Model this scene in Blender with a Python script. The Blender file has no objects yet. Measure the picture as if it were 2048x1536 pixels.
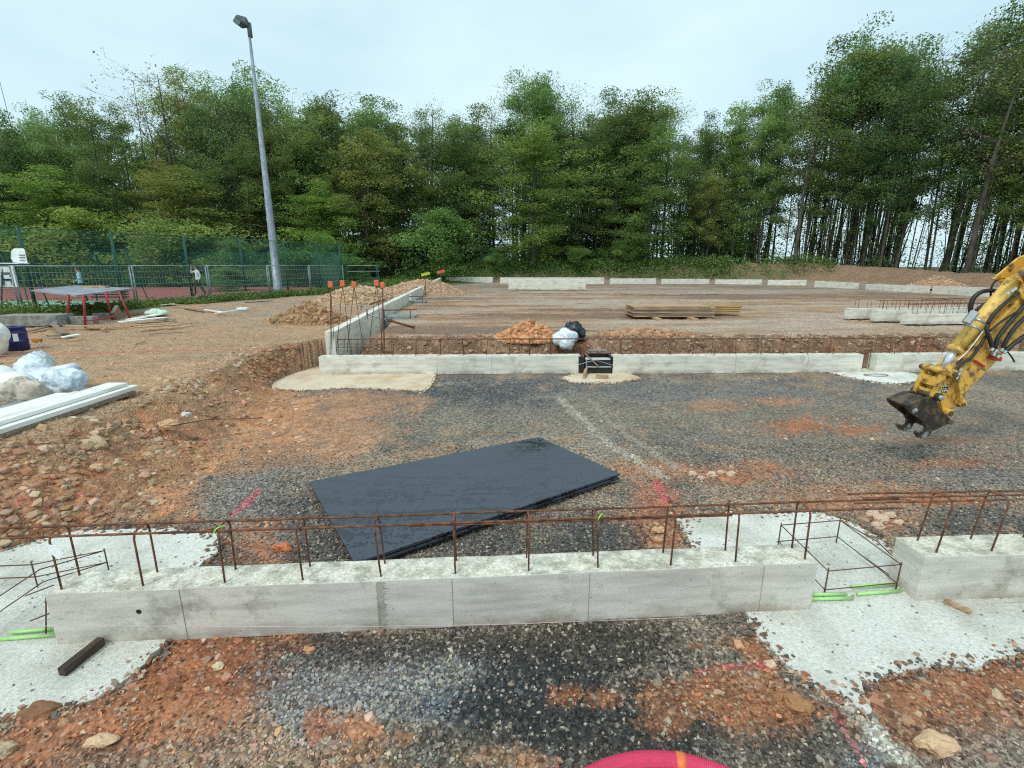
import bpy, bmesh, math, random
import numpy as np
from mathutils import Vector, Matrix

# ------------------------------------------------------------------ camera
SC = bpy.context.scene
COL = SC.collection
CAM_F, CAM_TH, CAM_H = 970.0, math.radians(13.84), 2.75
cam_data = bpy.data.cameras.new('camera'); cam = bpy.data.objects.new('camera', cam_data)
COL.objects.link(cam); SC.camera = cam
cam_data.sensor_width = 36.0; cam_data.lens = 36.0 * CAM_F / 2048.0
cam_data.clip_start = 0.05; cam_data.clip_end = 2000
cam.location = (0, 0, CAM_H); cam.rotation_euler = (math.radians(90) - CAM_TH, 0, 0)

# ------------------------------------------------------------------ sky and sun
SUN_EL, SUN_AZ = math.radians(52), math.radians(215)
world = bpy.data.worlds.new('World'); SC.world = world; world.use_nodes = True
wn, wl = world.node_tree.nodes, world.node_tree.links
wn.clear()
wout = wn.new('ShaderNodeOutputWorld')
sky = wn.new('ShaderNodeTexSky'); sky.sky_type = 'NISHITA'; sky.sun_disc = False
sky.sun_elevation = SUN_EL; sky.sun_rotation = SUN_AZ; sky.air_density = 1.0; sky.dust_density = 2.0
bg1 = wn.new('ShaderNodeBackground'); bg1.inputs['Strength'].default_value = 0.10
wl.new(sky.outputs['Color'], bg1.inputs['Color'])
wtc = wn.new('ShaderNodeTexCoord')
wmap = wn.new('ShaderNodeMapping'); wmap.inputs['Scale'].default_value = (1.2, 1.2, 3.0)
wl.new(wtc.outputs['Generated'], wmap.inputs['Vector'])
wno = wn.new('ShaderNodeTexNoise'); wno.inputs['Scale'].default_value = 1.9; wno.inputs['Detail'].default_value = 5
wno.inputs['Roughness'].default_value = 0.5
wl.new(wmap.outputs['Vector'], wno.inputs['Vector'])
wramp = wn.new('ShaderNodeValToRGB')
wramp.color_ramp.elements[0].position = 0.36; wramp.color_ramp.elements[0].color = (0.55, 0.75, 0.84, 1)
wramp.color_ramp.elements[1].position = 0.64; wramp.color_ramp.elements[1].color = (0.68, 0.88, 0.91, 1)
wl.new(wno.outputs['Fac'], wramp.inputs['Fac'])
bg2 = wn.new('ShaderNodeBackground'); bg2.inputs['Strength'].default_value = 0.98
wl.new(wramp.outputs['Color'], bg2.inputs['Color'])
wmix = wn.new('ShaderNodeMixShader'); wmix.inputs['Fac'].default_value = 0.86
wl.new(bg1.outputs[0], wmix.inputs[1]); wl.new(bg2.outputs[0], wmix.inputs[2])
wl.new(wmix.outputs[0], wout.inputs['Surface'])
sun_data = bpy.data.lights.new('sun', 'SUN'); sun_data.energy = 1.45; sun_data.angle = math.radians(14)
sun_data.color = (1.0, 0.96, 0.9)
sun = bpy.data.objects.new('sun', sun_data); COL.objects.link(sun)
sd = Vector((math.sin(SUN_AZ) * math.cos(SUN_EL), math.cos(SUN_AZ) * math.cos(SUN_EL), math.sin(SUN_EL)))
sun.rotation_euler = sd.to_track_quat('Z', 'Y').to_euler()
SC.view_settings.view_transform = 'Standard'; SC.view_settings.look = 'None'
SC.view_settings.exposure = 0.33; SC.view_settings.gamma = 1.0
SC.cycles.use_denoising = False; SC.cycles.filter_width = 1.15; SC.cycles.max_bounces = 6; SC.cycles.diffuse_bounces = 4; SC.cycles.glossy_bounces = 2
SC.cycles.transmission_bounces = 3; SC.cycles.transparent_max_bounces = 8

# ------------------------------------------------------------------ helpers
_S, _C = math.sin(CAM_TH), math.cos(CAM_TH)
def P(u, v, z=0.0):                       # photo pixel -> point on the level plane z
    a, b = (u - 1024) / CAM_F, (v - 768) / CAM_F
    t = (CAM_H - z) / (_S + _C * b)
    return Vector((a * t, (_C - b * _S) * t, z))
def Y(u, v, y):                           # photo pixel -> point on the upright plane y
    a, b = (u - 1024) / CAM_F, (v - 768) / CAM_F
    t = y / (_C - b * _S)
    return Vector((a * t, y, CAM_H - t * (_S + _C * b)))
def project(x, y, z):
    x, y, z = np.asarray(x, float), np.asarray(y, float), np.asarray(z, float)
    dz = z - CAM_H
    d = y * _C - dz * _S
    d = np.where(d < 0.05, 0.05, d)
    return 1024 + CAM_F * x / d, 768 - CAM_F * (y * _S + dz * _C) / d

def s2l(c):
    out = []
    for x in c[:3]:
        x = x / 255.0
        out.append(x / 12.92 if x <= 0.04045 else ((x + 0.055) / 1.055) ** 2.4)
    return tuple(out)

def tag(o, label=None, cat=None, group=None, kind=None):
    if label: o['label'] = label
    if cat: o['category'] = cat
    if group: o['group'] = group
    if kind: o['kind'] = kind
    return o
def empty(name, loc, label=None, cat=None, group=None, rz=0.0):
    o = bpy.data.objects.new(name, None); COL.objects.link(o)
    o.location = loc; o.rotation_euler = (0, 0, rz); o.empty_display_size = 0.2
    return tag(o, label, cat, group)
def origin_of(o):
    p = Vector((0, 0, 0))
    while o is not None:
        p = p + Vector(o.location); o = o.parent
    return p
def link_mesh(name, me, parent=None, loc=None):
    o = bpy.data.objects.new(name, me); COL.objects.link(o)
    if loc is not None: o.location = loc
    if parent is not None: o.parent = parent
    return o
def np_mesh(name, verts, faces, mat=None, smooth=False, attrs=None, uni=None):
    """verts (n,3) array, faces (m,k) int array or list of lists"""
    me = bpy.data.meshes.new(name)
    verts = np.asarray(verts, dtype=np.float32)
    if isinstance(faces, np.ndarray):
        m, k = faces.shape
        me.vertices.add(len(verts)); me.vertices.foreach_set('co', verts.ravel())
        me.loops.add(m * k); me.loops.foreach_set('vertex_index', faces.astype(np.int32).ravel())
        me.polygons.add(m)
        me.polygons.foreach_set('loop_start', np.arange(0, m * k, k, dtype=np.int32))
        try: me.polygons.foreach_set('loop_total', np.full(m, k, dtype=np.int32))
        except Exception: pass
        me.update(calc_edges=True)
    else:
        me.from_pydata([tuple(map(float, v)) for v in verts], [], faces); me.update()
    me.polygons.foreach_set('use_smooth', np.full(len(me.polygons), smooth, dtype=bool))
    if mat: me.materials.append(mat)
    for an, (dom, arr) in (attrs or {}).items():
        if arr.ndim == 2:
            at = me.attributes.new(an, 'FLOAT_COLOR', dom)
            a4 = np.ones((len(arr), 4), np.float32); a4[:, :3] = arr[:, :3]
            at.data.foreach_set('color', a4.ravel())
        else:
            at = me.attributes.new(an, 'FLOAT', dom); at.data.foreach_set('value', arr.astype(np.float32))
    return me

class MB:
    def __init__(self): self.v, self.f = [], []
    def add(self, vs, fs):
        b = len(self.v); self.v += [Vector(p) for p in vs]; self.f += [[b + i for i in f] for f in fs]
        return self
    def hexa(self, p):                     # 8 corners: bottom 0-3 ccw, top 4-7
        return self.add(p, [(3, 2, 1, 0), (4, 5, 6, 7), (0, 1, 5, 4), (1, 2, 6, 5), (2, 3, 7, 6), (3, 0, 4, 7)])
    def box(self, c, s, rz=0.0, rx=0.0, ry=0.0):
        R = Matrix.Rotation(rz, 3, 'Z') @ Matrix.Rotation(ry, 3, 'Y') @ Matrix.Rotation(rx, 3, 'X'); c = Vector(c)
        q = [(-1, -1, -1), (1, -1, -1), (1, 1, -1), (-1, 1, -1), (-1, -1, 1), (1, -1, 1), (1, 1, 1), (-1, 1, 1)]
        return self.hexa([c + R @ Vector((a * s[0] / 2, b * s[1] / 2, d * s[2] / 2)) for a, b, d in q])
    def beam(self, a, b, w, z0, z1):       # box from plan point a to plan point b on its front edge; w goes back (left of a->b)
        a, b = Vector((a[0], a[1], 0)), Vector((b[0], b[1], 0)); d = (b - a).normalized(); n = Vector((-d.y, d.x, 0)) * w
        return self.hexa([p + Vector((0, 0, z0)) for p in (a, b, b + n, a + n)] + [p + Vector((0, 0, z1)) for p in (a, b, b + n, a + n)])
    def tube(self, pts, r, n=6, caps=True):
        pts = [Vector(p) for p in pts]; rr = r if isinstance(r, (list, tuple)) else [r] * len(pts)
        rings = []; up = None
        for i, p in enumerate(pts):
            d = (pts[min(i + 1, len(pts) - 1)] - pts[max(i - 1, 0)])
            d = d.normalized() if d.length > 1e-9 else Vector((0, 0, 1))
            if up is None: up = Vector((0, 0, 1)) if abs(d.z) < 0.9 else Vector((1, 0, 0))
            x = d.cross(up)
            if x.length < 1e-5: up = Vector((1, 0.1, 0)); x = d.cross(up)
            x.normalize(); y = x.cross(d).normalized(); up = y
            rings.append([p + (x * math.cos(t) + y * math.sin(t)) * rr[i] for t in [2 * math.pi * k / n for k in range(n)]])
        vs = [q for R_ in rings for q in R_]; fs = []
        for i in range(len(rings) - 1):
            for k in range(n): fs.append((i * n + k, i * n + (k + 1) % n, (i + 1) * n + (k + 1) % n, (i + 1) * n + k))
        if caps: fs.append(tuple(range(n))[::-1]); fs.append(tuple((len(rings) - 1) * n + k for k in range(n)))
        return self.add(vs, fs)
    def prism(self, pts, off):             # closed 3d outline extruded by vector off
        pts = [Vector(p) for p in pts]; off = Vector(off); n = len(pts)
        return self.add(pts + [p + off for p in pts], [tuple(range(n)), tuple(range(2 * n - 1, n - 1, -1))] +
                        [(i, i + n, (i + 1) % n + n, (i + 1) % n) for i in range(n)])
    def build(self, name, mat, parent=None, smooth=False, bevel=0.0):
        if parent is None:
            xs = [p.x for p in self.v]; ys = [p.y for p in self.v]; zs = [p.z for p in self.v]
            org = Vector(((min(xs) + max(xs)) / 2, (min(ys) + max(ys)) / 2, min(zs)))
        else: org = origin_of(parent)
        me = bpy.data.meshes.new(name)
        me.from_pydata([tuple(p - org) for p in self.v], [], self.f); me.update()
        bm = bmesh.new(); bm.from_mesh(me); bmesh.ops.recalc_face_normals(bm, faces=bm.faces); bm.to_mesh(me); bm.free()
        me.polygons.foreach_set('use_smooth', [smooth] * len(me.polygons))
        me.materials.append(mat)
        o = link_mesh(name, me, parent, org if parent is None else None)
        if bevel > 0:
            m = o.modifiers.new('Bevel', 'BEVEL'); m.width = bevel; m.segments = 2; m.limit_method = 'ANGLE'
        return o

def copy_tree(o, parent=None):
    c = o.copy(); COL.objects.link(c); c.parent = parent
    for ch in list(o.children): copy_tree(ch, c)
    return c

# value noise in numpy
def _h(x, y, s):
    h = (x * 374761393 + y * 668265263 + s * 974634777) & 0xffffffff
    h = ((h ^ (h >> 13)) * 1274126177) & 0xffffffff
    return ((h ^ (h >> 16)) & 0xffffffff) / 4294967295.0
def vnoise(x, y, s=0):
    x, y = np.asarray(x, float), np.asarray(y, float)
    xi, yi = np.floor(x).astype(np.int64), np.floor(y).astype(np.int64)
    fx, fy = x - xi, y - yi; fx = fx * fx * (3 - 2 * fx); fy = fy * fy * (3 - 2 * fy)
    a, b, c, d = _h(xi, yi, s), _h(xi + 1, yi, s), _h(xi, yi + 1, s), _h(xi + 1, yi + 1, s)
    return (a + (b - a) * fx) * (1 - fy) + (c + (d - c) * fx) * fy
def fbm(x, y, s=0, o=4, g=0.5):
    t, a, n = 0, 1.0, 0
    for i in range(o):
        t = t + a * (vnoise(x * 2 ** i + 17.3 * i, y * 2 ** i - 9.1 * i, s + i) - 0.5) * 2; n += a; a *= g
    return t / n
def sstep(a, b, x):
    t = np.clip((x - a) / (b - a), 0, 1); return t * t * (3 - 2 * t)

# ------------------------------------------------------------------ materials
def new_mat(name):
    m = bpy.data.materials.new(name); m.use_nodes = True
    nt = m.node_tree; nt.nodes.clear()
    out = nt.nodes.new('ShaderNodeOutputMaterial'); bs = nt.nodes.new('ShaderNodeBsdfPrincipled')
    nt.links.new(bs.outputs[0], out.inputs['Surface'])
    return m, nt, bs, out
def N(nt, t, **kw):
    n = nt.nodes.new(t)
    for k, v in kw.items():
        if k in n.inputs.keys(): n.inputs[k].default_value = v
        else: setattr(n, k, v)
    return n
def mixc(nt, fac, a, b, mode='MIX'):
    n = nt.nodes.new('ShaderNodeMix'); n.data_type = 'RGBA'; n.blend_type = mode
    for sock, val in ((n.inputs[0], fac), (n.inputs[6], a), (n.inputs[7], b)):
        if hasattr(val, 'is_output'): nt.links.new(val, sock)
        else: sock.default_value = val if not isinstance(val, tuple) else (val + (1,) if len(val) == 3 else val)
    return n.outputs[2]
def maprange(nt, src, a, b, c, d):
    n = nt.nodes.new('ShaderNodeMapRange'); n.inputs[1].default_value = a; n.inputs[2].default_value = b
    n.inputs[3].default_value = c; n.inputs[4].default_value = d; nt.links.new(src, n.inputs[0]); return n.outputs[0]
def basic(name, rgb, rough=0.7, metal=0.0, rgb2=None, scale=6.0, lo=0.42, hi=0.6, var=0.12, bump=0.2, bscale=60.0, stretch=(1, 1, 1), bdist=0.01):
    """base colour broken by a noise towards rgb2 (dirt, rust, grain), plus fine variation and bump"""
    m, nt, bs, out = new_mat(name)
    tc = N(nt, 'ShaderNodeTexCoord'); mp = N(nt, 'ShaderNodeMapping'); mp.inputs['Scale'].default_value = stretch
    nt.links.new(tc.outputs['Object'], mp.inputs['Vector'])
    no = N(nt, 'ShaderNodeTexNoise', Scale=scale, Detail=6.0, Roughness=0.6); nt.links.new(mp.outputs[0], no.inputs['Vector'])
    c1 = s2l(rgb); c2 = s2l(rgb2) if rgb2 else tuple(x * 0.8 for x in c1)
    f = maprange(nt, no.outputs['Fac'], lo, hi, 0, 1)
    col = mixc(nt, f, c1, c2)
    n2 = N(nt, 'ShaderNodeTexNoise', Scale=bscale, Detail=4.0, Roughness=0.65); nt.links.new(mp.outputs[0], n2.inputs['Vector'])
    g = maprange(nt, n2.outputs['Fac'], 0.3, 0.7, 1 - var, 1 + var)
    hs = N(nt, 'ShaderNodeHueSaturation'); nt.links.new(g, hs.inputs['Value']); nt.links.new(col, hs.inputs['Color'])
    nt.links.new(hs.outputs[0], bs.inputs['Base Color'])
    bs.inputs['Roughness'].default_value = rough; bs.inputs['Metallic'].default_value = metal
    if bump > 0:
        b = N(nt, 'ShaderNodeBump', Strength=bump, Distance=bdist); nt.links.new(n2.outputs['Fac'], b.inputs['Height'])
        nt.links.new(b.outputs[0], bs.inputs['Normal'])
    return m
M = {}
M['rust'] = basic('rusty_steel', (138, 90, 62), 0.85, 0.1, (88, 56, 42), 14, 0.4, 0.6, 0.2, 0.5, 150)
M['rust_dark'] = basic('dark_rusty_steel', (92, 70, 58), 0.8, 0.1, (122, 84, 62), 10, 0.45, 0.6, 0.2, 0.4, 150)
M['galv'] = basic('galvanised_steel', (165, 178, 180), 0.45, 0.5, (140, 150, 150), 5, 0.4, 0.6, 0.08, 0.1, 60)
M['greenmetal'] = basic('green_painted_steel', (30, 92, 78), 0.5, 0.0, (24, 74, 64), 5, 0.4, 0.6, 0.1, 0.05, 40)
M['greennet'] = basic('green_netting_wire', (34, 104, 92), 0.6, 0.0, None, 5)
M['limegreen'] = basic('lime_green_sheath', (172, 222, 140), 0.5, 0.0, (150, 190, 120), 9, 0.4, 0.65, 0.1, 0.1)
M['lime2'] = basic('green_tie_tape', (150, 220, 80), 0.5)
M['orange'] = basic('orange_plastic', (226, 112, 74), 0.5, 0.0, (215, 90, 60), 12, 0.4, 0.65, 0.08, 0.1)
M['pinkline'] = basic('pink_string', (225, 120, 110), 0.8)
M['whiteline'] = basic('pale_pink_string', (215, 190, 195), 0.8)
M['pinkpaint'] = basic('pink_marking_paint', (225, 70, 100), 0.8, 0.0, (170, 80, 80), 30, 0.5, 0.6, 0.2, 0.3, 90)
M['white'] = basic('white_plastic', (236, 240, 238), 0.45, 0.0, (214, 220, 218), 6, 0.45, 0.7, 0.04, 0.1, 30)
M['paper'] = basic('white_paper', (240, 244, 246), 0.8)
M['blue'] = basic('blue_plastic', (38, 44, 108), 0.35, 0.0, (30, 36, 84), 5, 0.45, 0.6, 0.06, 0.05, 30)
M['blacksheet'] = basic('black_plastic_bag', (24, 27, 34), 0.3, 0.0, (50, 58, 68), 5, 0.5, 0.7, 0.1, 0.5, 14, bdist=0.03)
M['whitesheet'] = basic('white_plastic_sheet', (228, 236, 242), 0.3, 0.0, (186, 200, 214), 4, 0.46, 0.62, 0.06, 0.6, 16, bdist=0.03)
M['cementbag'] = basic('beige_woven_sack', (206, 196, 180), 0.75, 0.0, (170, 158, 144), 4, 0.45, 0.6, 0.08, 0.5, 22, bdist=0.02)
M['wood'] = basic('pale_timber', (192, 164, 130), 0.8, 0.0, (146, 118, 90), 3, 0.42, 0.62, 0.15, 0.4, 30, (0.5, 9, 9))
M['woodgrey'] = basic('weathered_timber', (150, 132, 114), 0.85, 0.0, (112, 98, 82), 3, 0.4, 0.62, 0.18, 0.4, 30, (0.5, 9, 9))
M['wooddark'] = basic('dark_wet_timber', (78, 60, 50), 0.7, 0.0, (46, 36, 32), 4, 0.4, 0.6, 0.2, 0.4, 30, (4, 1, 9))
M['woodyellow'] = basic('yellow_shuttering_timber', (190, 158, 104), 0.7, 0.0, (140, 112, 76), 3, 0.42, 0.62, 0.12, 0.3, 30, (0.5, 9, 9))
M['insul'] = basic('pale_insulation_board', (236, 236, 230), 0.6, 0.0, (206, 204, 190), 3, 0.5, 0.68, 0.05, 0.2, 40, (3, 0.5, 3))
M['tabletop'] = basic('grey_steel_sheet', (168, 176, 186), 0.4, 0.2, (130, 134, 142), 2, 0.4, 0.65, 0.06, 0.05, 30)
M['redmetal'] = basic('red_painted_steel', (168, 48, 44), 0.55, 0.0, (110, 50, 40), 9, 0.5, 0.65, 0.1, 0.1)
M['block'] = basic('grey_concrete_block', (150, 152, 148), 0.9, 0.0, (118, 118, 112), 8, 0.4, 0.6, 0.15, 0.6, 60)
M['dark'] = basic('black_formwork_panel', (30, 30, 32), 0.5, 0.1, (54, 48, 46), 10, 0.5, 0.65, 0.2, 0.2)
M['rubber'] = basic('black_rubber', (28, 29, 30), 0.5, 0.0, (50, 48, 44), 8, 0.5, 0.7, 0.1, 0.1)
M['yellow'] = basic('yellow_machine_paint', (218, 170, 70), 0.55, 0.0, (104, 82, 54), 9, 0.48, 0.62, 0.16, 0.3, 45)
M['cyl'] = basic('pale_yellow_cylinder_paint', (228, 188, 96), 0.5, 0.0, (150, 112, 64), 9, 0.52, 0.68, 0.12, 0.2, 45)
M['chrome'] = basic('chromed_rod', (210, 222, 234), 0.2, 0.6, (190, 200, 215), 4)
M['muddy'] = basic('muddy_dark_steel', (58, 50, 44), 0.6, 0.3, (104, 88, 68), 9, 0.46, 0.58, 0.2, 0.4, 70)
M['bare'] = basic('worn_bare_steel', (190, 194, 196), 0.35, 0.8, (90, 88, 86), 14, 0.5, 0.62, 0.1, 0.1)
M['fitting'] = basic('silver_fitting', (190, 194, 190), 0.35, 0.7)
M['red'] = basic('red_plastic', (190, 40, 40), 0.5)
M['ink'] = basic('black_ink', (20, 22, 24), 0.7)
M['lampgrey'] = basic('lamp_housing_grey', (96, 104, 108), 0.5, 0.2)
M['lampglass'] = basic('lamp_glass', (170, 196, 192), 0.15, 0.0)
M['pole'] = basic('zinc_grey_pole', (138, 146, 160), 0.5, 0.35, (168, 176, 186), 9, 0.42, 0.6, 0.12, 0.1, 40, (1, 1, 0.3))
M['skin'] = basic('skin', (200, 150, 125), 0.6)
M['hair'] = basic('brown_hair', (70, 50, 38), 0.8, var=0.3, bump=0.5, bscale=200)
M['hairdark'] = basic('dark_hair', (40, 32, 30), 0.8, var=0.3, bump=0.5, bscale=200)
M['pinkpipe'] = basic('pink_corrugated_pipe', (218, 72, 110), 0.45, 0.0, (190, 70, 96), 8, 0.5, 0.7, 0.06, 0.1)
M['orangepipe'] = basic('orange_pipe_sleeve', (232, 122, 70), 0.5)

def concrete(name, rgb, dark, seams=True):
    m, nt, bs, out = new_mat(name)
    tc = N(nt, 'ShaderNodeTexCoord')
    mp = N(nt, 'ShaderNodeMapping'); mp.inputs['Scale'].default_value = (0.9, 0.9, 6.0); nt.links.new(tc.outputs['Object'], mp.inputs['Vector'])
    n1 = N(nt, 'ShaderNodeTexNoise', Scale=1.6, Detail=7.0, Roughness=0.62); nt.links.new(mp.outputs[0], n1.inputs['Vector'])
    n2 = N(nt, 'ShaderNodeTexNoise', Scale=70.0, Detail=4.0, Roughness=0.7); nt.links.new(tc.outputs['Object'], n2.inputs['Vector'])
    n3 = N(nt, 'ShaderNodeTexNoise', Scale=2.3, Detail=5.0, Roughness=0.7); nt.links.new(tc.outputs['Object'], n3.inputs['Vector'])
    col = mixc(nt, maprange(nt, n1.outputs['Fac'], 0.42, 0.68, 0, 1), s2l(rgb), s2l(tuple(x * 0.84 for x in rgb)))
    col = mixc(nt, maprange(nt, n3.outputs['Fac'], 0.54, 0.68, 0, 0.75), col, s2l(dark))
    vo = N(nt, 'ShaderNodeTexVoronoi', Scale=15.0); nt.links.new(tc.outputs['Object'], vo.inputs['Vector'])
    pit = maprange(nt, vo.outputs['Distance'], 0.07, 0.13, 1, 0)
    vr = N(nt, 'ShaderNodeSeparateColor'); nt.links.new(vo.outputs['Color'], vr.inputs[0])
    pk = N(nt, 'ShaderNodeMath', operation='GREATER_THAN'); pk.inputs[1].default_value = 0.55; nt.links.new(vr.outputs[0], pk.inputs[0])
    pm = N(nt, 'ShaderNodeMath', operation='MULTIPLY'); nt.links.new(pit, pm.inputs[0]); nt.links.new(pk.outputs[0], pm.inputs[1])
    pf = N(nt, 'ShaderNodeMath', operation='MULTIPLY'); pf.inputs[1].default_value = 0.6; nt.links.new(pm.outputs[0], pf.inputs[0])
    col = mixc(nt, pf.outputs[0], col, s2l(tuple(x * 0.5 for x in rgb)))
    sp = N(nt, 'ShaderNodeSeparateXYZ'); nt.links.new(tc.outputs['Object'], sp.inputs[0])
    bz = maprange(nt, sp.outputs[2], 0.0, 0.13, 0.75, 0.0); bn = maprange(nt, n3.outputs['Fac'], 0.4, 0.56, 0, 1)
    bm_ = N(nt, 'ShaderNodeMath', operation='MULTIPLY'); nt.links.new(bz, bm_.inputs[0]); nt.links.new(bn, bm_.inputs[1])
    col = mixc(nt, bm_.outputs[0], col, s2l((138, 116, 96)))
    g = maprange(nt, n2.outputs['Fac'], 0.3, 0.7, 0.86, 1.12)
    hs = N(nt, 'ShaderNodeHueSaturation'); nt.links.new(g, hs.inputs['Value']); nt.links.new(col, hs.inputs['Color'])
    nt.links.new(hs.outputs[0], bs.inputs['Base Color']); bs.inputs['Roughness'].default_value = 0.88
    ad = N(nt, 'ShaderNodeMath', operation='SUBTRACT'); nt.links.new(n2.outputs['Fac'], ad.inputs[0]); nt.links.new(pm.outputs[0], ad.inputs[1])
    b = N(nt, 'ShaderNodeBump', Strength=0.35, Distance=0.006); nt.links.new(ad.outputs[0], b.inputs['Height'])
    nt.links.new(b.outputs[0], bs.inputs['Normal'])
    return m
M['conc'] = concrete('grey_cast_concrete', (212, 208, 198), (140, 136, 122))
M['concpale'] = concrete('pale_cast_concrete', (226, 224, 212), (174, 168, 152))
M['concrough'] = basic('rough_concrete_top', (230, 226, 210), 0.95, 0.0, (178, 174, 158), 7, 0.42, 0.62, 0.32, 1.0, 42, bdist=0.02)
M['seam'] = basic('board_joint', (160, 158, 150), 0.9)
M['stain'] = basic('damp_concrete', (168, 166, 152), 0.8, 0.0, (128, 126, 112), 10, 0.4, 0.6, 0.2, 0.3)
def pad_mat(name, rgb, rgb2):
    m, nt, bs, out = new_mat(name)
    tc = N(nt, 'ShaderNodeTexCoord')
    n1 = N(nt, 'ShaderNodeTexNoise', Scale=1.7, Detail=6.0, Roughness=0.65); nt.links.new(tc.outputs['Object'], n1.inputs['Vector'])
    n2 = N(nt, 'ShaderNodeTexNoise', Scale=38.0, Detail=6.0, Roughness=0.75); nt.links.new(tc.outputs['Object'], n2.inputs['Vector'])
    col = mixc(nt, maprange(nt, n1.outputs['Fac'], 0.45, 0.68, 0, 1), s2l(rgb), s2l(rgb2))
    g = maprange(nt, n2.outputs['Fac'], 0.32, 0.66, 0.68, 1.12)
    hs = N(nt, 'ShaderNodeHueSaturation'); nt.links.new(g, hs.inputs['Value']); nt.links.new(col, hs.inputs['Color'])
    nt.links.new(hs.outputs[0], bs.inputs['Base Color']); bs.inputs['Roughness'].default_value = 0.92
    b = N(nt, 'ShaderNodeBump', Strength=0.9, Distance=0.02); nt.links.new(n2.outputs['Fac'], b.inputs['Height'])
    nt.links.new(b.outputs[0], bs.inputs['Normal'])
    return m
M['pad'] = pad_mat('blinding_concrete', (236, 236, 226), (200, 198, 184))
M['padcream'] = pad_mat('cream_blinding_concrete', (226, 210, 184), (206, 176, 142))

# ground: colour attribute painted per region, broken into stones by voronoi cells
def ground_mat(name, cells=34.0, far=False):
    m, nt, bs, out = new_mat(name)
    at = N(nt, 'ShaderNodeAttribute', attribute_name='Col'); gr = N(nt, 'ShaderNodeAttribute', attribute_name='grav')
    geo = N(nt, 'ShaderNodeNewGeometry')
    def cell(scale):
        v = N(nt, 'ShaderNodeTexVoronoi', Scale=scale); nt.links.new(geo.outputs['Position'], v.inputs['Vector'])
        s = N(nt, 'ShaderNodeSeparateColor'); nt.links.new(v.outputs['Color'], s.inputs[0]); return v, s
    v1, s1 = cell(cells); v2, s2 = cell(cells * 0.22); v3, s3 = cell(cells * 0.05)
    no = N(nt, 'ShaderNodeTexNoise', Scale=9.0, Detail=9.0, Roughness=0.72); nt.links.new(geo.outputs['Position'], no.inputs['Vector'])
    a = maprange(nt, s1.outputs[0], 0, 1, 0.5, 1.75)
    e = maprange(nt, v1.outputs['Distance'], 0.25, 0.75, 1.12, 0.6)
    ae = N(nt, 'ShaderNodeMath', operation='MULTIPLY'); nt.links.new(a, ae.inputs[0]); nt.links.new(e, ae.inputs[1])
    b = maprange(nt, s2.outputs[0], 0, 1, 0.72, 1.3)
    c = maprange(nt, no.outputs['Fac'], 0.3, 0.7, 0.55, 1.5)
    cc = N(nt, 'ShaderNodeMath', operation='MULTIPLY'); nt.links.new(b, cc.inputs[0]); nt.links.new(c, cc.inputs[1])
    mx = N(nt, 'ShaderNodeMix'); mx.data_type = 'FLOAT'
    nt.links.new(gr.outputs['Fac'], mx.inputs[0]); nt.links.new(cc.outputs[0], mx.inputs[2]); nt.links.new(ae.outputs[0], mx.inputs[3])
    d = maprange(nt, s3.outputs[1], 0, 1, 0.9, 1.1)
    dm = N(nt, 'ShaderNodeMath', operation='MULTIPLY'); nt.links.new(d, dm.inputs[0]); nt.links.new(mx.outputs[0], dm.inputs[1])
    vm = N(nt, 'ShaderNodeVectorMath', operation='SCALE'); nt.links.new(at.outputs['Color'], vm.inputs[0]); nt.links.new(dm.outputs[0], vm.inputs['Scale'])
    # a few pale chips
    ch = N(nt, 'ShaderNodeMath', operation='GREATER_THAN'); ch.inputs[1].default_value = 0.93; nt.links.new(s1.outputs[1], ch.inputs[0])
    chm = N(nt, 'ShaderNodeMath', operation='MULTIPLY'); chm.inputs[1].default_value = 0.55; nt.links.new(ch.outputs[0], chm.inputs[0])
    col = mixc(nt, chm.outputs[0], vm.outputs[0], s2l((190, 170, 148)))
    nt.links.new(col, bs.inputs['Base Color']); bs.inputs['Roughness'].default_value = 0.9
    hh = N(nt, 'ShaderNodeMath', operation='SUBTRACT'); nt.links.new(no.outputs['Fac'], hh.inputs[0]); nt.links.new(v1.outputs['Distance'], hh.inputs[1])
    bp = N(nt, 'ShaderNodeBump', Strength=0.8, Distance=0.03); nt.links.new(hh.outputs[0], bp.inputs['Height'])
    nt.links.new(bp.outputs[0], bs.inputs['Normal'])
    return m
M['ground'] = ground_mat('site_ground')
def attr_mat(name, rough=0.85, var=0.2, bscale=60):
    m, nt, bs, out = new_mat(name)
    at = N(nt, 'ShaderNodeAttribute', attribute_name='Col')
    geo = N(nt, 'ShaderNodeNewGeometry')
    n2 = N(nt, 'ShaderNodeTexNoise', Scale=bscale, Detail=4.0, Roughness=0.65); nt.links.new(geo.outputs['Position'], n2.inputs['Vector'])
    hs = N(nt, 'ShaderNodeHueSaturation'); nt.links.new(maprange(nt, n2.outputs['Fac'], 0.3, 0.7, 1 - var, 1 + var), hs.inputs['Value'])
    nt.links.new(at.outputs['Color'], hs.inputs['Color']); nt.links.new(hs.outputs[0], bs.inputs['Base Color'])
    bs.inputs['Roughness'].default_value = rough
    b = N(nt, 'ShaderNodeBump', Strength=0.5, Distance=0.01); nt.links.new(n2.outputs['Fac'], b.inputs['Height']); nt.links.new(b.outputs[0], bs.inputs['Normal'])
    return m
M['stone'] = attr_mat('loose_stone')
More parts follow.
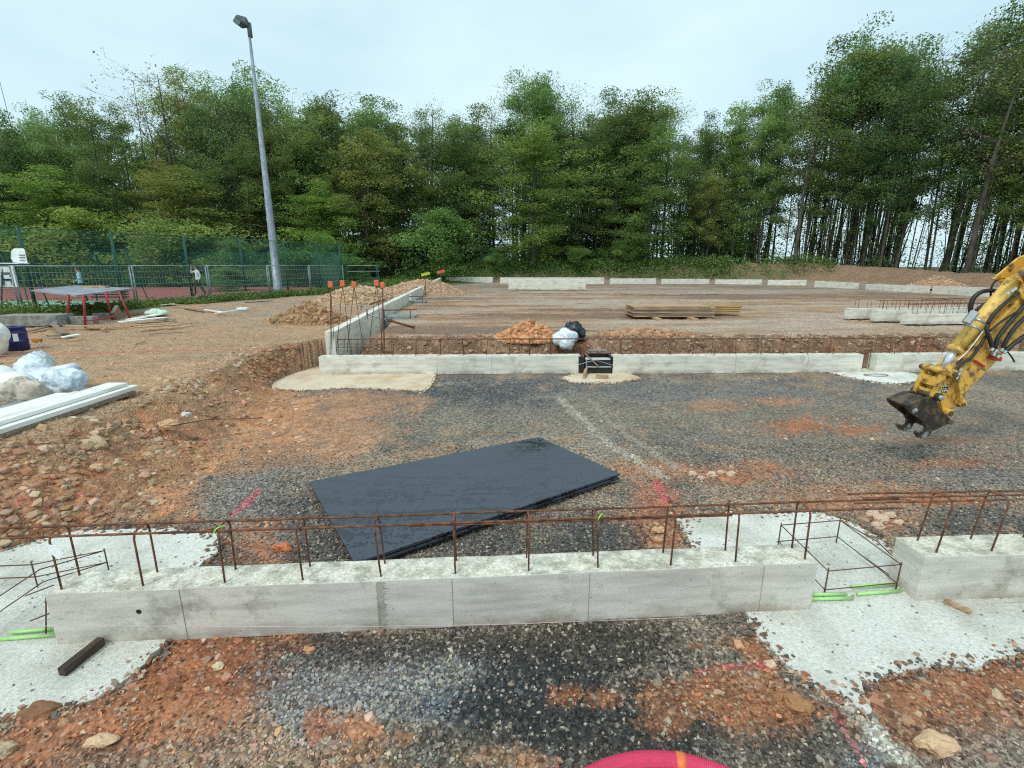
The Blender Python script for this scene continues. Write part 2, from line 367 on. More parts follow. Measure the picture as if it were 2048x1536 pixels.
def leaf_mat(name, c1, c2, trans=0.35):
    m, nt, bs, out = new_mat(name)
    at = N(nt, 'ShaderNodeAttribute', attribute_name='tone'); oi = N(nt, 'ShaderNodeObjectInfo')
    col = mixc(nt, at.outputs['Fac'], c1, c2)
    col = mixc(nt, 1.0, col, oi.outputs['Color'], 'MULTIPLY')
    nt.links.new(col, bs.inputs['Base Color']); bs.inputs['Roughness'].default_value = 0.75
    bs.inputs['Specular IOR Level'].default_value = 0.25
    tr = N(nt, 'ShaderNodeBsdfTranslucent'); nt.links.new(col, tr.inputs['Color'])
    ms = N(nt, 'ShaderNodeMixShader', Fac=trans); nt.links.new(bs.outputs[0], ms.inputs[1]); nt.links.new(tr.outputs[0], ms.inputs[2])
    nt.links.new(ms.outputs[0], out.inputs['Surface'])
    return m
M['leaf'] = leaf_mat('spring_leaves', (0.10, 0.18, 0.055), (0.36, 0.49, 0.165), 0.5)
M['weed'] = leaf_mat('weeds', (0.08, 0.13, 0.04), (0.24, 0.32, 0.10), 0.25)
M['bark'] = basic('bark', (92, 87, 78), 0.95, 0.0, (58, 55, 46), 3, 0.4, 0.6, 0.25, 0.8, 12, (1, 1, 0.25), 0.05)

# ------------------------------------------------------------------ ground
Z_UP, Z_IN = 0.72, 0.66
_fy = [-3, 4.11, 4.65, 5.33, 6.56, 8.14, 10.16, 11.2, 12.4, 13.4]; _fx = [-4.9, -4.85, -4.5, -4.3, -4.38, -4.4, -4.95, -5.5, -5.55, -5.3]
_ty = [-3, 5.29, 7.5, 9.89, 11.37, 13.33]; _tx = [-6.3, -6.0, -5.96, -6.15, -6.2, -6.1]
BERM = [(-14, 60, 0.0), (-9, 62, 1.2), (-3, 62.5, 1.9), (12, 62, 1.9), (24, 61, 2.1), (34, 60, 2.3), (40, 52, 1.6), (42, 44, 1.3), (43.5, 34, 1.25), (46, 20, 1.2), (48, 0, 1.2)]
def wall_x(y): return -4.95 - (y - 12.9) * 0.0705
def row_y(x): return 12.27 + 0.03 * (x - 2)
def berm_h(x, y):
    best = np.zeros_like(x)
    for (x0, y0, h0), (x1, y1, h1) in zip(BERM[:-1], BERM[1:]):
        dx, dy = x1 - x0, y1 - y0; L = dx * dx + dy * dy
        t = np.clip(((x - x0) * dx + (y - y0) * dy) / L, 0, 1)
        d = np.hypot(x - x0 - t * dx, y - y0 - t * dy)
        best = np.maximum(best, (h0 + (h1 - h0) * t) * np.exp(-(d / 2.3) ** 2))
    return best
def inpoly(x, y, poly):
    r = np.zeros(x.shape, bool); n = len(poly)
    for i in range(n):
        x0, y0 = poly[i][:2]; x1, y1 = poly[(i + 1) % n][:2]
        c = ((y0 > y) != (y1 > y)) & (x < (x1 - x0) * (y - y0) / (y1 - y0 + 1e-12) + x0)
        r ^= c
    return r
PADS = {
 'left': [(-90, 1120), (0, 1100), (90, 1075), (160, 1060), (250, 1056), (340, 1060), (435, 1062), (442, 1090), (400, 1140), (380, 1200), (335, 1290), (290, 1330), (240, 1368), (180, 1405), (90, 1428), (-90, 1450)],
 'right': [(1352, 1036), (1385, 1090), (1400, 1115), (1470, 1180), (1500, 1245), (1545, 1300), (1600, 1358), (1690, 1398), (1722, 1425), (1738, 1440), (1745, 1420), (1728, 1370), (1860, 1325), (1955, 1336), (2060, 1300), (2250, 1300), (2250, 1180), (1860, 1130), (1800, 1108), (1720, 1052), (1640, 1024), (1460, 1022)],
 'corner': [(534, 776), (556, 757), (612, 737), (650, 728), (872, 738), (872, 758), (862, 772), (850, 782), (700, 776), (600, 782)],
 'middle': [(1122, 757), (1160, 738), (1240, 738), (1285, 756), (1240, 765), (1150, 766)],
 'gap': [(1645, 742), (1720, 736), (1800, 738), (1862, 758), (1800, 768), (1730, 761)]}
PADW = {k: [tuple(P(u, v, 0.012)) for u, v in q] for k, q in PADS.items()}
def ground_z(x, y, fine=True):
    x = np.asarray(x, float); y = np.asarray(y, float)
    xf = np.interp(y, _fy, _fx); xt = np.interp(y, _ty, _tx)
    wob = fbm(x * 0.9, y * 0.9, 5, 3) * 0.28
    bank = sstep(0.0, 1.0, (xf - x + wob) / (xf - xt))
    zl = Z_UP * bank
    ry = row_y(x)
    inner = Z_IN * sstep(0.95, 1.6, y - ry + 0.25 * fbm(x * 1.3, y * 0.7, 8, 3) - 0.35 * sstep(-1.2, -2.2, x))
    inner = inner * sstep(0.35, 0.95, x - wall_x(y) + 0.2 * fbm(x, y, 3, 3) + 0.7 * sstep(17, 24, y))
    # outside the wall the upper ground continues
    left = Z_UP * sstep(0.0, 0.25, wall_x(y) + 0.02 - x)
    z = np.where(y > 12.75, np.maximum(inner, left), np.maximum(zl, left * sstep(12.05, 12.7, y + .15 * fbm(x * 4, y * 4, 6, 3)) * (x < -5.15)))
    z = np.where((y > 12.75) & (x < wall_x(y) - 0.3), np.maximum(left, 0) , z)
    z = z + berm_h(x, y) * (1 + 0.22 * fbm(x * 0.35, y * 0.35, 21, 3))
    if fine:
        rough = 0.012 + 0.10 * np.sin(math.pi * np.clip(bank, 0, 1)) * (y < 13) + 0.03 * (z > 0.5) + 0.09 * (berm_h(x, y) > 0.25)
        tr = ((y - ry) > 0.35) & ((y - ry) < 2.6) & (x > wall_x(y))
        rough = rough + 0.06 * tr
        near = sstep(11, 5, y)
        z = z + rough * fbm(x * 3.1, y * 3.1, 11, 5, 0.6)
        z = z + 0.006 * near * fbm(x * 16, y * 16, 31, 2)
        z = z + 0.035 * fbm(x * 0.5, y * 0.5, 41, 3) * ((y > 3.9) | (y < 2.6))
        z = np.where((y > 11.4) & (y < 13.0) & (x > -5.2), z * 0.3, z)
    for q in PADW.values(): z = np.where(inpoly(x, y, q), np.minimum(z, -0.03), z)
    return z
def gz(x, y): return float(ground_z(np.array([x]), np.array([y]))[0])

BLOBS = [  # u, v, ru, rv, sRGB, strength, grav
 (950, 800, 330, 38, (84, 88, 90), .9, 1), (1000, 795, 170, 24, (62, 66, 70), .8, 1), (1400, 790, 330, 22, (100, 104, 108), .7, 1),
 (1170, 820, 60, 40, (150, 140, 118), .6, 1), (1250, 900, 130, 8, (158, 150, 138), .4, 1), (1190, 880, 30, 50, (158, 150, 138), .5, 1),
 (1500, 830, 500, 40, (128, 118, 104), .6, .9), (1750, 900, 400, 60, (122, 114, 104), .6, .9),
 (1560, 805, 50, 10, (188, 112, 72), .6, .4), (1590, 852, 75, 16, (176, 92, 52), .8, .3), (1700, 862, 50, 10, (176, 96, 58), .7, .3), (1430, 812, 60, 12, (170, 116, 84), .6, .4),
 (1870, 880, 120, 8, (160, 104, 76), .5, .5), (1900, 928, 80, 10, (164, 98, 68), .6, .5), (1340, 940, 150, 16, (182, 118, 82), .6, .4), (1470, 950, 80, 20, (176, 100, 60), .8, .3),
 (1950, 960, 130, 20, (120, 118, 118), .6, .9), (1700, 1000, 180, 26, (172, 104, 66), .75, .3), (1780, 1040, 60, 22, (178, 116, 84), .7, .4), (1560, 985, 150, 14, (140, 120, 104), .5, .8),
 (1950, 1040, 100, 40, (92, 90, 86), .6, .9), (1870, 1000, 90, 12, (176, 92, 50), .7, .3), (1310, 985, 40, 25, (168, 92, 70), .7, .4), (1330, 1070, 55, 45, (164, 90, 58), .8, .4), (1270, 1040, 60, 16, (150, 92, 66), .6, .5),
 (1190, 1100, 90, 50, (74, 74, 72), .7, 1), (1000, 1080, 200, 40, (78, 78, 74), .6, 1), (1050, 1160, 300, 20, (84, 78, 72), .6, 1),
 (900, 830, 200, 30, (132, 124, 110), .5, 1), (640, 840, 120, 60, (182, 126, 92), .75, .3), (650, 890, 90, 22, (190, 146, 118), .6, .3), (760, 800, 80, 14, (176, 128, 96), .6, .4),
 (560, 870, 110, 90, (184, 128, 90), .7, .25), (480, 1000, 90, 60, (138, 130, 122), .8, 1), (560, 960, 100, 40, (126, 122, 116), .8, 1), (600, 1040, 100, 60, (82, 80, 78), .7, 1), (510, 1090, 60, 40, (176, 100, 64), .85, .3),
 (640, 1100, 60, 40, (74, 72, 70), .7, 1), (480, 1110, 40, 20, (90, 86, 80), .6, 1),
 (380, 1400, 330, 160, (160, 92, 58), .95, .25), (120, 1480, 200, 80, (158, 96, 64), .9, .3), (470, 1330, 180, 70, (150, 84, 52), .9, .2), (380, 1300, 120, 20, (140, 78, 50), .9, .2),
 (640, 1470, 160, 60, (168, 138, 112), .7, .8), (480, 1510, 120, 50, (150, 132, 116), .6, .8), (250, 1530, 120, 30, (120, 104, 92), .6, .8),
 (600, 1340, 90, 40, (96, 92, 88), .6, 1), (800, 1370, 190, 70, (140, 142, 142), .7, 1), (960, 1330, 120, 30, (130, 134, 136), .6, 1), (720, 1420, 120, 40, (130, 132, 132), .6, 1), (900, 1420, 90, 26, (112, 120, 128), .7, 1),
 (800, 1300, 200, 26, (74, 68, 62), .7, 1), (1150, 1300, 260, 50, (58, 54, 48), .85, 1), (1120, 1400, 220, 60, (50, 54, 54), .85, 1), (1300, 1450, 260, 60, (50, 52, 52), .8, 1), (1150, 1490, 260, 50, (60, 60, 56), .6, 1),
 (730, 1455, 35, 28, (172, 108, 70), .85, .3), (810, 1475, 28, 18, (170, 110, 78), .8, .3), (640, 1450, 22, 22, (166, 92, 60), .8, .3), (1140, 1390, 28, 18, (158, 92, 62), .8, .4), (1215, 1395, 34, 20, (162, 98, 66), .8, .4),
 (1340, 1395, 60, 40, (146, 92, 62), .75, .5), (1480, 1380, 90, 50, (152, 94, 58), .8, .45), (1540, 1440, 90, 50, (150, 92, 58), .8, .4), (1330, 1450, 40, 20, (150, 92, 64), .6, .5), (1460, 1290, 70, 20, (140, 86, 56), .7, .4),
 (1390, 1290, 16, 14, (150, 88, 58), .7, .4), (1520, 1290, 60, 40, (150, 88, 52), .75, .3), (1060, 1530, 40, 20, (170, 116, 84), .7, .4), (1500, 1500, 80, 30, (120, 112, 100), .6, .8), (980, 1510, 60, 20, (160, 120, 90), .6, .5),
 (1900, 1400, 200, 60, (152, 92, 60), .9, .3), (1990, 1350, 90, 36, (150, 90, 58), .9, .3), (1850, 1480, 120, 50, (128, 88, 66), .8, .5), (1980, 1500, 90, 40, (140, 126, 112), .6, .8), (1760, 1390, 60, 20, (146, 90, 60), .7, .3),
 (1620, 1500, 90, 40, (70, 66, 62), .7, 1), (1730, 1520, 60, 30, (120, 130, 138), .5, 1),
 (120, 1040, 200, 30, (142, 84, 56), .8, .2), (420, 920, 150, 30, (190, 122, 76), .5, .2), (330, 1000, 60, 30, (192, 124, 78), .6, .15), (560, 820, 60, 40, (190, 122, 78), .5, .15),
 (150, 960, 160, 60, (172, 112, 76), .5, .3), (100, 900, 100, 40, (140, 118, 84), .5, .4)]
_jr = np.random.default_rng(99)
def _jit(n): return _jr.random(n) - .5
def paint(x, y, z):
    n = len(x)
    u, v = project(x, y, z)
    up = z > 0.45
    low = np.array(s2l((124, 114, 102))); c = np.tile(low, (n, 1)); g = np.ones(n)
    def put(mask, rgb, gv=None):
        nonlocal c, g
        m = np.clip(mask, 0, 1)[:, None]; c = c * (1 - m) + np.array(s2l(rgb)) * m
        if gv is not None: g = g * (1 - m[:, 0]) + gv * m[:, 0]
    f1 = fbm(x * 1.1, y * 1.1, 50, 5, 0.6); f2 = fbm(x * 0.45, y * 2.2, 60, 5, 0.6); f3 = fbm(x * 2.7 + z * 3, y * 2.7 - z * 3.5, 70, 5, 0.6)
    put(sstep(0.0, 0.3, f1) * 0.7, (158, 142, 122)); put(sstep(0.1, 0.4, f3) * 0.55 * (y > 4.5), (164, 130, 102), 0.7); put(sstep(1.5, 5, x + 2 * f2) * (y > 4) * sstep(-.1, .3, f2 + .5 * f3) * .6, (150, 124, 100), .8); put(sstep(0.08, 0.3, -f1 - .4 * f3) * 0.5, (92, 90, 86))
    xf = np.interp(y, _fy, _fx)
    bank = sstep(-0.25, 0.35, xf - x + 0.25 * f3) * (y < 13.2)
    put(bank, (164, 126, 92), 0.3); put(bank * sstep(0.0, 0.35, f1) * 0.7, (176, 114, 76), 0.2); put(bank * sstep(0.1, 0.4, -f3) * 0.6, (128, 104, 78), 0.4)
    # upper left yard
    yard = sstep(0.5, 0.66, z) * ((x < np.interp(y, _ty, _tx) + 0.2) | ((y > 12.8) & (x < wall_x(y) + 0.1)))
    put(yard, (178, 142, 108), 0.55); put(yard * sstep(0, 0.4, f2) * 0.6, (160, 136, 112), 0.7); put(yard * sstep(0.1, 0.4, -f1) * 0.5, (182, 146, 114), 0.4)
    put(yard * sstep(15, 20, y) * sstep(-0.2, .3, f1) * 0.7, (158, 144, 130), 0.8)
    # inner platform
    ins = ((y - row_y(x)) > 1.2) & (x > wall_x(y)) & (y < 62)
    f4 = fbm(x * 0.22, y * 0.9, 77, 5, 0.62)
    f5 = fbm(x * 0.09 + 0.02 * y, y * 0.55, 78, 5, 0.65)
    put(ins * 1.0, (178, 142, 110), 0.75); put(ins * sstep(-0.05, 0.3, f4) * 0.8, (134, 104, 80), 0.8); put(ins * sstep(0.02, 0.3, -f4) * 0.6, (176, 158, 138), 0.9); put(ins * sstep(0.02, 0.2, f5) * 0.7, (104, 84, 70), 0.7); put(ins * sstep(0.05, 0.25, -f5) * 0.6, (186, 176, 162), 0.8)
    put(ins * sstep(26, 44, y + 6 * f2) * 0.4, (136, 132, 126), 0.9)
    put(ins * sstep(0.15, 0.4, f2) * 0.35, (168, 112, 82), 0.5)
    tr = ((y - row_y(x)) > 0.3) & ((y - row_y(x)) < 2.3 + f3) & (x > wall_x(y)) & (z < 0.72)
    put(tr * 1.0, (120, 92, 70), 0.3); put(tr * sstep(0, 0.3, f3) * 0.8, (156, 124, 96), 0.5); put(tr * sstep(0.1, 0.4, -f1) * 0.5, (120, 72, 48), 0.2)
    # painted regions of gravel and clay on the lower platform and bank foot
    wu, wv = fbm(x * 1.6, y * 1.6, 81, 5, 0.6), fbm(x * 1.6, y * 1.6, 91, 5, 0.6)
    lowp = (y < row_y(x) + 0.2) & (z < 0.62)
    for (bu, bv, ru, rv, rgb, w, gv) in BLOBS:
        m = (np.abs(u - bu) < ru * 1.8) & (np.abs(v - bv) < rv * 1.8) & lowp
        if not m.any(): continue
        i = np.nonzero(m)[0]
        d = np.hypot((u[i] - bu) / ru, (v[i] - bv) / rv) + 0.9 * wu[i] + 0.75 * f3[i] + _jit(len(i)) * .95
        k = (sstep(1.38, 0.7, d) * w)[:, None]; o_ = np.array(s2l(rgb)); r_ = rgb[0] > rgb[2] + 40; rgb = tuple(a_ * .66 + b_ * .34 for a_, b_ in zip(rgb, (178, 140, 106))) if r_ else rgb
        c[i] = c[i] * (1 - k) + np.array(s2l(rgb)) * k; g[i] = g[i] * (1 - k[:, 0]) + gv * k[:, 0]
    # pale dusty tyre track and ruts
    for pts, r, cl in (([(1120, 800), (1160, 835), (1215, 885), (1270, 920), (1330, 955)], 8, (184, 174, 158)), ([(1180, 800), (1215, 840), (1275, 885), (1360, 940)], 5, (164, 154, 140)), ([(1745, 1470), (1790, 1510), (1830, 1530)], 26, (196, 196, 184)), ([(1700, 1400), (1760, 1480)], 24, (196, 196, 184)), ([(300, 1040), (420, 935), (530, 850), (620, 800)], 13, (196, 142, 98)), ([(1500, 1245), (1560, 1310), (1640, 1385)], 10, (150, 146, 136))):
        for (u0, v0), (u1, v1) in zip(pts[:-1], pts[1:]):
            t = np.clip(((u - u0) * (u1 - u0) + (v - v0) * (v1 - v0)) / ((u1 - u0) ** 2 + (v1 - v0) ** 2), 0, 1)
            d = np.hypot(u - u0 - t * (u1 - u0), v - v0 - t * (v1 - v0)) / r + 0.9 * f3 + 0.5 * fbm(x * 9, y * 9, 7, 3)
            k = (sstep(1.2, 0.4, d) * 0.6 * (y < 12.2))[:, None]; c = c * (1 - k) + np.array(s2l(cl)) * k
    # sprayed marks
    for pts, r in (([(1395, 1343), (1455, 1336), (1550, 1328)], 7), ([(1645, 1378), (1662, 1386)], 10), ([(1672, 1432), (1700, 1480), (1730, 1530)], 8), ([(1310, 965), (1330, 1000)], 9),
                   ([(465, 1032), (515, 985)], 8), ([(92, 1012), (104, 1008)], 8), ([(155, 990), (165, 990)], 6), ([(40, 1002), (52, 996)], 6)):
        for (u0, v0), (u1, v1) in zip(pts[:-1], pts[1:]):
            t = np.clip(((u - u0) * (u1 - u0) + (v - v0) * (v1 - v0)) / ((u1 - u0) ** 2 + (v1 - v0) ** 2), 0, 1)
            d = np.hypot(u - u0 - t * (u1 - u0), v - v0 - t * (v1 - v0)) / r + 0.9 * f3 + 0.5 * fbm(x * 9, y * 9, 7, 3)
            k = (sstep(1.0, 0.5, d) * 0.5 * (y < 12))[:, None]; c = c * (1 - k) + np.array(s2l((214, 92, 108))) * k
    # far: berm soil and grass, forest floor
    bh = berm_h(x, y)
    put(sstep(0.12, 0.4, bh + 0.3 * f1), (138, 112, 88), 0.3)
    put(sstep(0.25, 0.6, bh) * sstep(36, 30, x + 5 * f1) * 0.7, (92, 98, 60), 0.2)
    fence_x = -12.9 - 7.2 * (38 - y) / 18.0
    left = sstep(0.0, 1.5, fence_x + 2.2 - x + f1) * (y > 10)
    put(left * (z > .5), (92, 104, 58), 0.1)
    put(sstep(44, 50, y + 3 * f1) * (x < -8), (88, 104, 56), 0.1)
    wood = (y > 66) | ((x > 46) & (y > 8)) | ((x < -14) & (y > 50))
    put(wood * 1.0, (62, 54, 38), 0.1)
    return c, g

rows = [-3.4]
step = 0.0078
while rows[-1] < 420: rows.append(rows[-1] + max(0.016, step * (rows[-1] + 3.6)) * (1.0 if rows[-1] > 0.6 else 4.0))
rows = np.array(rows); ncol = 760
ss = np.linspace(-1.0, 1.0, ncol); ss = 1.45 * ss * (0.72 + 0.28 * ss ** 2)
GX = (ss[None, :] * (rows[:, None] + 4.6)); GY = np.repeat(rows[:, None], ncol, 1)
gx, gy = GX.ravel(), GY.ravel(); gzv = ground_z(gx, gy)
gc, gg = paint(gx, gy, gzv)
nr = len(rows)
idx = np.arange(nr * ncol).reshape(nr, ncol)
gf = np.stack([idx[:-1, :-1], idx[:-1, 1:], idx[1:, 1:], idx[1:, :-1]], -1).reshape(-1, 4)
gm = np_mesh('ground', np.stack([gx, gy, gzv], 1), gf, M['ground'], True, {'Col': ('POINT', gc), 'grav': ('POINT', gg)})
tag(link_mesh('ground', gm), 'muddy building site ground of gravel, orange clay and pale dust', kind='structure')

# sports court on the left
def sheet(name, pts, z, mat, label):
    o = MB().prism([(a, b, z - 0.05) for a, b in pts], (0, 0, 0.05)).build(name, mat); return tag(o, label, kind='structure')
M['courtred'] = basic('red_court_coating', (158, 84, 76), 0.9, 0.0, (142, 78, 72), 0.6, 0.4, 0.6, 0.06, 0.1, 30)
M['courtgreen'] = basic('green_court_coating', (128, 176, 148), 0.9, 0.0, (110, 160, 134), 0.6, 0.4, 0.6, 0.06, 0.1, 30)
M['courtline'] = basic('white_court_line', (215, 222, 218), 0.9)
sheet('court_surround', [(-22.5, 22.2), (-17.3, 30.5), (-15.3, 38.0), (-17.5, 44.2), (-50, 44.2), (-50, 22.2)], Z_UP + 0.075, M['courtred'], 'red coated surround of the sports court')
sheet('court_playing_area', [(-50, 22.8), (-22.2, 22.8), (-20.0, 27.3), (-50, 27.3)], Z_UP + 0.080, M['courtgreen'], 'pale green coated sports court')
sheet('court_line', [(-50, 25.2), (-21.3, 25.2), (-21.2, 25.27), (-50, 25.27)], Z_UP + 0.085, M['courtline'], 'white line across the green court')

# concrete pads cast on the ground
def noisy_outline(poly, step=0.045, amp=0.05, seed=0):
    out = []; n = len(poly)
    for i in range(n):
        a, b = Vector(poly[i]), Vector(poly[(i + 1) % n]); k = max(1, int((b - a).length / step))
        d = (b - a).normalized(); nn = Vector((-d.y, d.x, 0))
        for j in range(k):
            p = a.lerp(b, j / k); w = float(fbm(p.x * 5, p.y * 5, seed, 4, 0.7)) * amp * 1.6
            out.append(p + nn * w)
    return out
for key, mt, lab in (('left', 'pad', 'pale concrete footing pad under the left end of the near beam'), ('right', 'pad', 'pale concrete footing pad between the near beam and the right-hand beam'),
                     ('corner', 'padcream', 'cream concrete footing pad at the corner of the second row of beams'), ('middle', 'padcream', 'small cream concrete footing pad under the black formwork box'),
                     ('gap', 'pad', 'pale concrete footing pad in the gap beside the excavator arm')):
    q = noisy_outline(PADW[key], 0.045 if key in ('left', 'right') else 0.1, 0.05, len(key))
    o = MB().prism([(p.x, p.y, -0.06) for p in q], (0, 0, 0.075)).build('concrete_pad', M[mt])
    tag(o, lab, 'concrete pad')
# ------------------------------------------------------------------ stones
RNG = np.random.default_rng(7)
_t = (1 + 5 ** 0.5) / 2
ICO_V = np.array([(-1, _t, 0), (1, _t, 0), (-1, -_t, 0), (1, -_t, 0), (0, -1, _t), (0, 1, _t), (0, -1, -_t), (0, 1, -_t), (_t, 0, -1), (_t, 0, 1), (-_t, 0, -1), (-_t, 0, 1)]) / 1.902
ICO_F = np.array([(0, 11, 5), (0, 5, 1), (0, 1, 7), (0, 7, 10), (0, 10, 11), (1, 5, 9), (5, 11, 4), (11, 10, 2), (10, 7, 6), (7, 1, 8), (3, 9, 4), (3, 4, 2), (3, 2, 6), (3, 6, 8), (3, 8, 9), (4, 9, 5), (2, 4, 11), (6, 2, 10), (8, 6, 7), (9, 8, 1)])
CUB_V = np.array([(-1, -1, -1), (1, -1, -1), (1, 1, -1), (-1, 1, -1), (-1, -1, 1), (1, -1, 1), (1, 1, 1), (-1, 1, 1)]) * 0.62
CUB_F = np.array([(3, 2, 1, 0), (4, 5, 6, 7), (0, 1, 5, 4), (1, 2, 6, 5), (2, 3, 7, 6), (3, 0, 4, 7)])
def rand_rot(n, rng):
    q = rng.normal(size=(n, 4)); q /= np.linalg.norm(q, axis=1)[:, None]; w, x, y, z = q.T
    return np.stack([np.stack([1 - 2 * (y * y + z * z), 2 * (x * y - z * w), 2 * (x * z + y * w)], -1),
                     np.stack([2 * (x * y + z * w), 1 - 2 * (x * x + z * z), 2 * (y * z - x * w)], -1),
                     np.stack([2 * (x * z - y * w), 2 * (y * z + x * w), 1 - 2 * (x * x + y * y)], -1)], 1)
def stones(name, x, y, r, col, base_v, base_f, sink=0.3, jit=0.28, flat=0.75, label=None, z=None):
    n = len(x); k = len(base_v)
    sc = RNG.uniform(0.62, 1.15, (n, 1, 3)) * r[:, None, None]
    v = base_v[None] * (1 + 0) + RNG.normal(0, jit, (n, k, 3)) * 0.5
    v = v * sc
    v = np.einsum('nij,nkj->nki', rand_rot(n, RNG), v); v[:, :, 2] *= flat
    zz = ground_z(x, y) if z is None else z
    v = v + np.stack([x, y, zz + r * flat * (0.5 - sink)], 1)[:, None, :]
    f = (base_f[None] + (np.arange(n) * k)[:, None, None]).reshape(-1, base_f.shape[1])
    c = np.repeat(col, k, 0)
    me = np_mesh(name, v.reshape(-1, 3), f, M['stone'], False, {'Col': ('POINT', c)})
    o = link_mesh(name, me)
    return tag(o, label, kind='stuff') if label else o
def vary(c, lo, hi, n): return np.clip(c * RNG.uniform(lo, hi, (n, 1)) * (1 + RNG.normal(0, 0.05, (n, 3))), 0, 1)
_pads = list(PADW.values())
def off_pads(x, y):
    m = np.ones(len(x), bool)
    for q in _pads: m &= ~inpoly(x, y, q)
    return m
# fine gravel on the near ground
n = 105000
yy = 1.0 + 6.2 * RNG.random(n) ** 1.35; xx = (RNG.random(n) * 2 - 1) * (yy * 1.12 + 0.9)
m = off_pads(xx, yy) & (xx > np.interp(yy, _fy, _fx) - 0.3)
near_beam = (yy > 3.03 + (xx + 3.37) * 0.0654) & (yy < 3.31 + (xx + 3.37) * 0.0654) & (xx < 2.44)
m &= ~near_beam; xx, yy = xx[m], yy[m]
zz = ground_z(xx, yy); cc, ggv = paint(xx, yy, zz)
keep = RNG.random(len(xx)) < (0.12 + 0.88 * ggv ** 1.5); xx, yy, zz, cc, ggv = xx[keep], yy[keep], zz[keep], cc[keep], ggv[keep]
n = len(xx); rr = RNG.uniform(0.007, 0.0155, n) * (1 + 0.45 * (RNG.random(n) < 0.12))
cs = vary(cc * 1.02, 0.3, 1.8, n); pale = RNG.random(n) < 0.10; cs[pale] = np.array(s2l((176, 166, 148))) * RNG.uniform(0.7, 1.2, (pale.sum(), 1))
stones('gravel', xx, yy, rr, cs, CUB_V, CUB_F, 0.1, 0.42, 0.8, 'small angular gravel covering the near ground', zz)
# clods and rubble, larger on the bank
def scatter(n, fx, fy, keepf, rmin, rmax, pw, cols, name, label, flat=0.75):
    x, y = fx(n), fy(n)
    m = off_pads(x, y) & keepf(x, y); x, y = x[m], y[m]; k = len(x)
    r = rmin + (rmax - rmin) * RNG.random(k) ** pw
    z = ground_z(x, y); pc, _ = paint(x, y, z)
    base = np.array([s2l(c) for c in cols])[RNG.integers(0, len(cols), k)]
    w = RNG.random((k, 1)) * 0.7 + 0.15
    c = vary(base * w + pc * (1 - w), 0.7, 1.25, k)
    return stones(name, x, y, r, c, ICO_V, ICO_F, 0.62, 0.42, flat, label, z)
U = lambda a, b: (lambda n: RNG.uniform(a, b, n))
bankkeep = lambda x, y: (x < np.interp(y, _fy, _fx) + 0.5 * RNG.random(len(x))) & (x > np.interp(y, _ty, _tx) - 0.5 * RNG.random(len(x))) & (RNG.random(len(x)) < 0.22 + 0.8 * (fbm(x * 1.2, y * 1.2, 13, 3) > 0.08))
scatter(24000, U(-6.8, -3.7), U(4.0, 12.6), bankkeep, 0.006, 0.075, 6.0, [(196, 168, 138), (180, 150, 122), (208, 186, 160), (164, 124, 94)], 'bank_rubble', 'pale brown stones tumbled over the excavated bank')
claykeep = lambda x, y: (y < 12.2) & (x > np.interp(y, _fy, _fx)) & (RNG.random(len(x)) < (1 - paint(x, y, ground_z(x, y))[1]) * 1.1) & ~((yy_(x) < y) & (y < yy_(x) + 0.3) & (x < 2.5))
yy_ = lambda x: 3.02 + (x + 3.37) * 0.0654
scatter(1500, U(-6.5, -5.3), U(10.6, 13), lambda x, y: (ground_z(x, y) > .05) & (ground_z(x, y) < .7), 0.02, 0.08, 2.0, [(150, 112, 84), (176, 140, 110)], 'cliff_clods', 'brown clods on the steep earth face beside the wall beam')
scatter(26000, U(-6, 11), lambda n: 1.2 + 10.8 * RNG.random(n) ** 1.4, claykeep, 0.006, 0.05, 4.5, [(196, 154, 124), (178, 126, 94), (208, 184, 158)], 'clay_clods', 'orange clods and small stones on the clay patches')
scatter(9000, U(-4.6, 16), U(12.9, 15.2), lambda x, y: (y > row_y(x) + 0.75) & (y < row_y(x) + 1.5 + 0.9 * RNG.random(len(x))), 0.010, 0.09, 4.2, [(178, 150, 124), (140, 112, 88), (196, 172, 146)], 'trench_rubble', 'orange brown stones lining the trench behind the second row of beams')
scatter(9000, U(-14, 26), lambda n: 14 + 30 * RNG.random(n) ** 1.5, lambda x, y: (x > wall_x(y) + 0.5), 0.012, 0.05, 3.0, [(176, 160, 142), (150, 130, 112)], 'platform_stones', 'small stones scattered on the inner platform')
scatter(7000, U(-16, -5.3), lambda n: 5 + 26 * RNG.random(n) ** 1.4, lambda x, y: (x < np.interp(y, _ty, _tx) + 0.1) & ((y < 12.8) | (x < wall_x(y) - 0.3)) & (x > -13.5 - 7.2 * (38 - y) / 18.0 + 1.5), 0.012, 0.05, 3.0, [(196, 172, 146), (172, 146, 120)], 'yard_stones', 'small stones scattered on the upper yard')
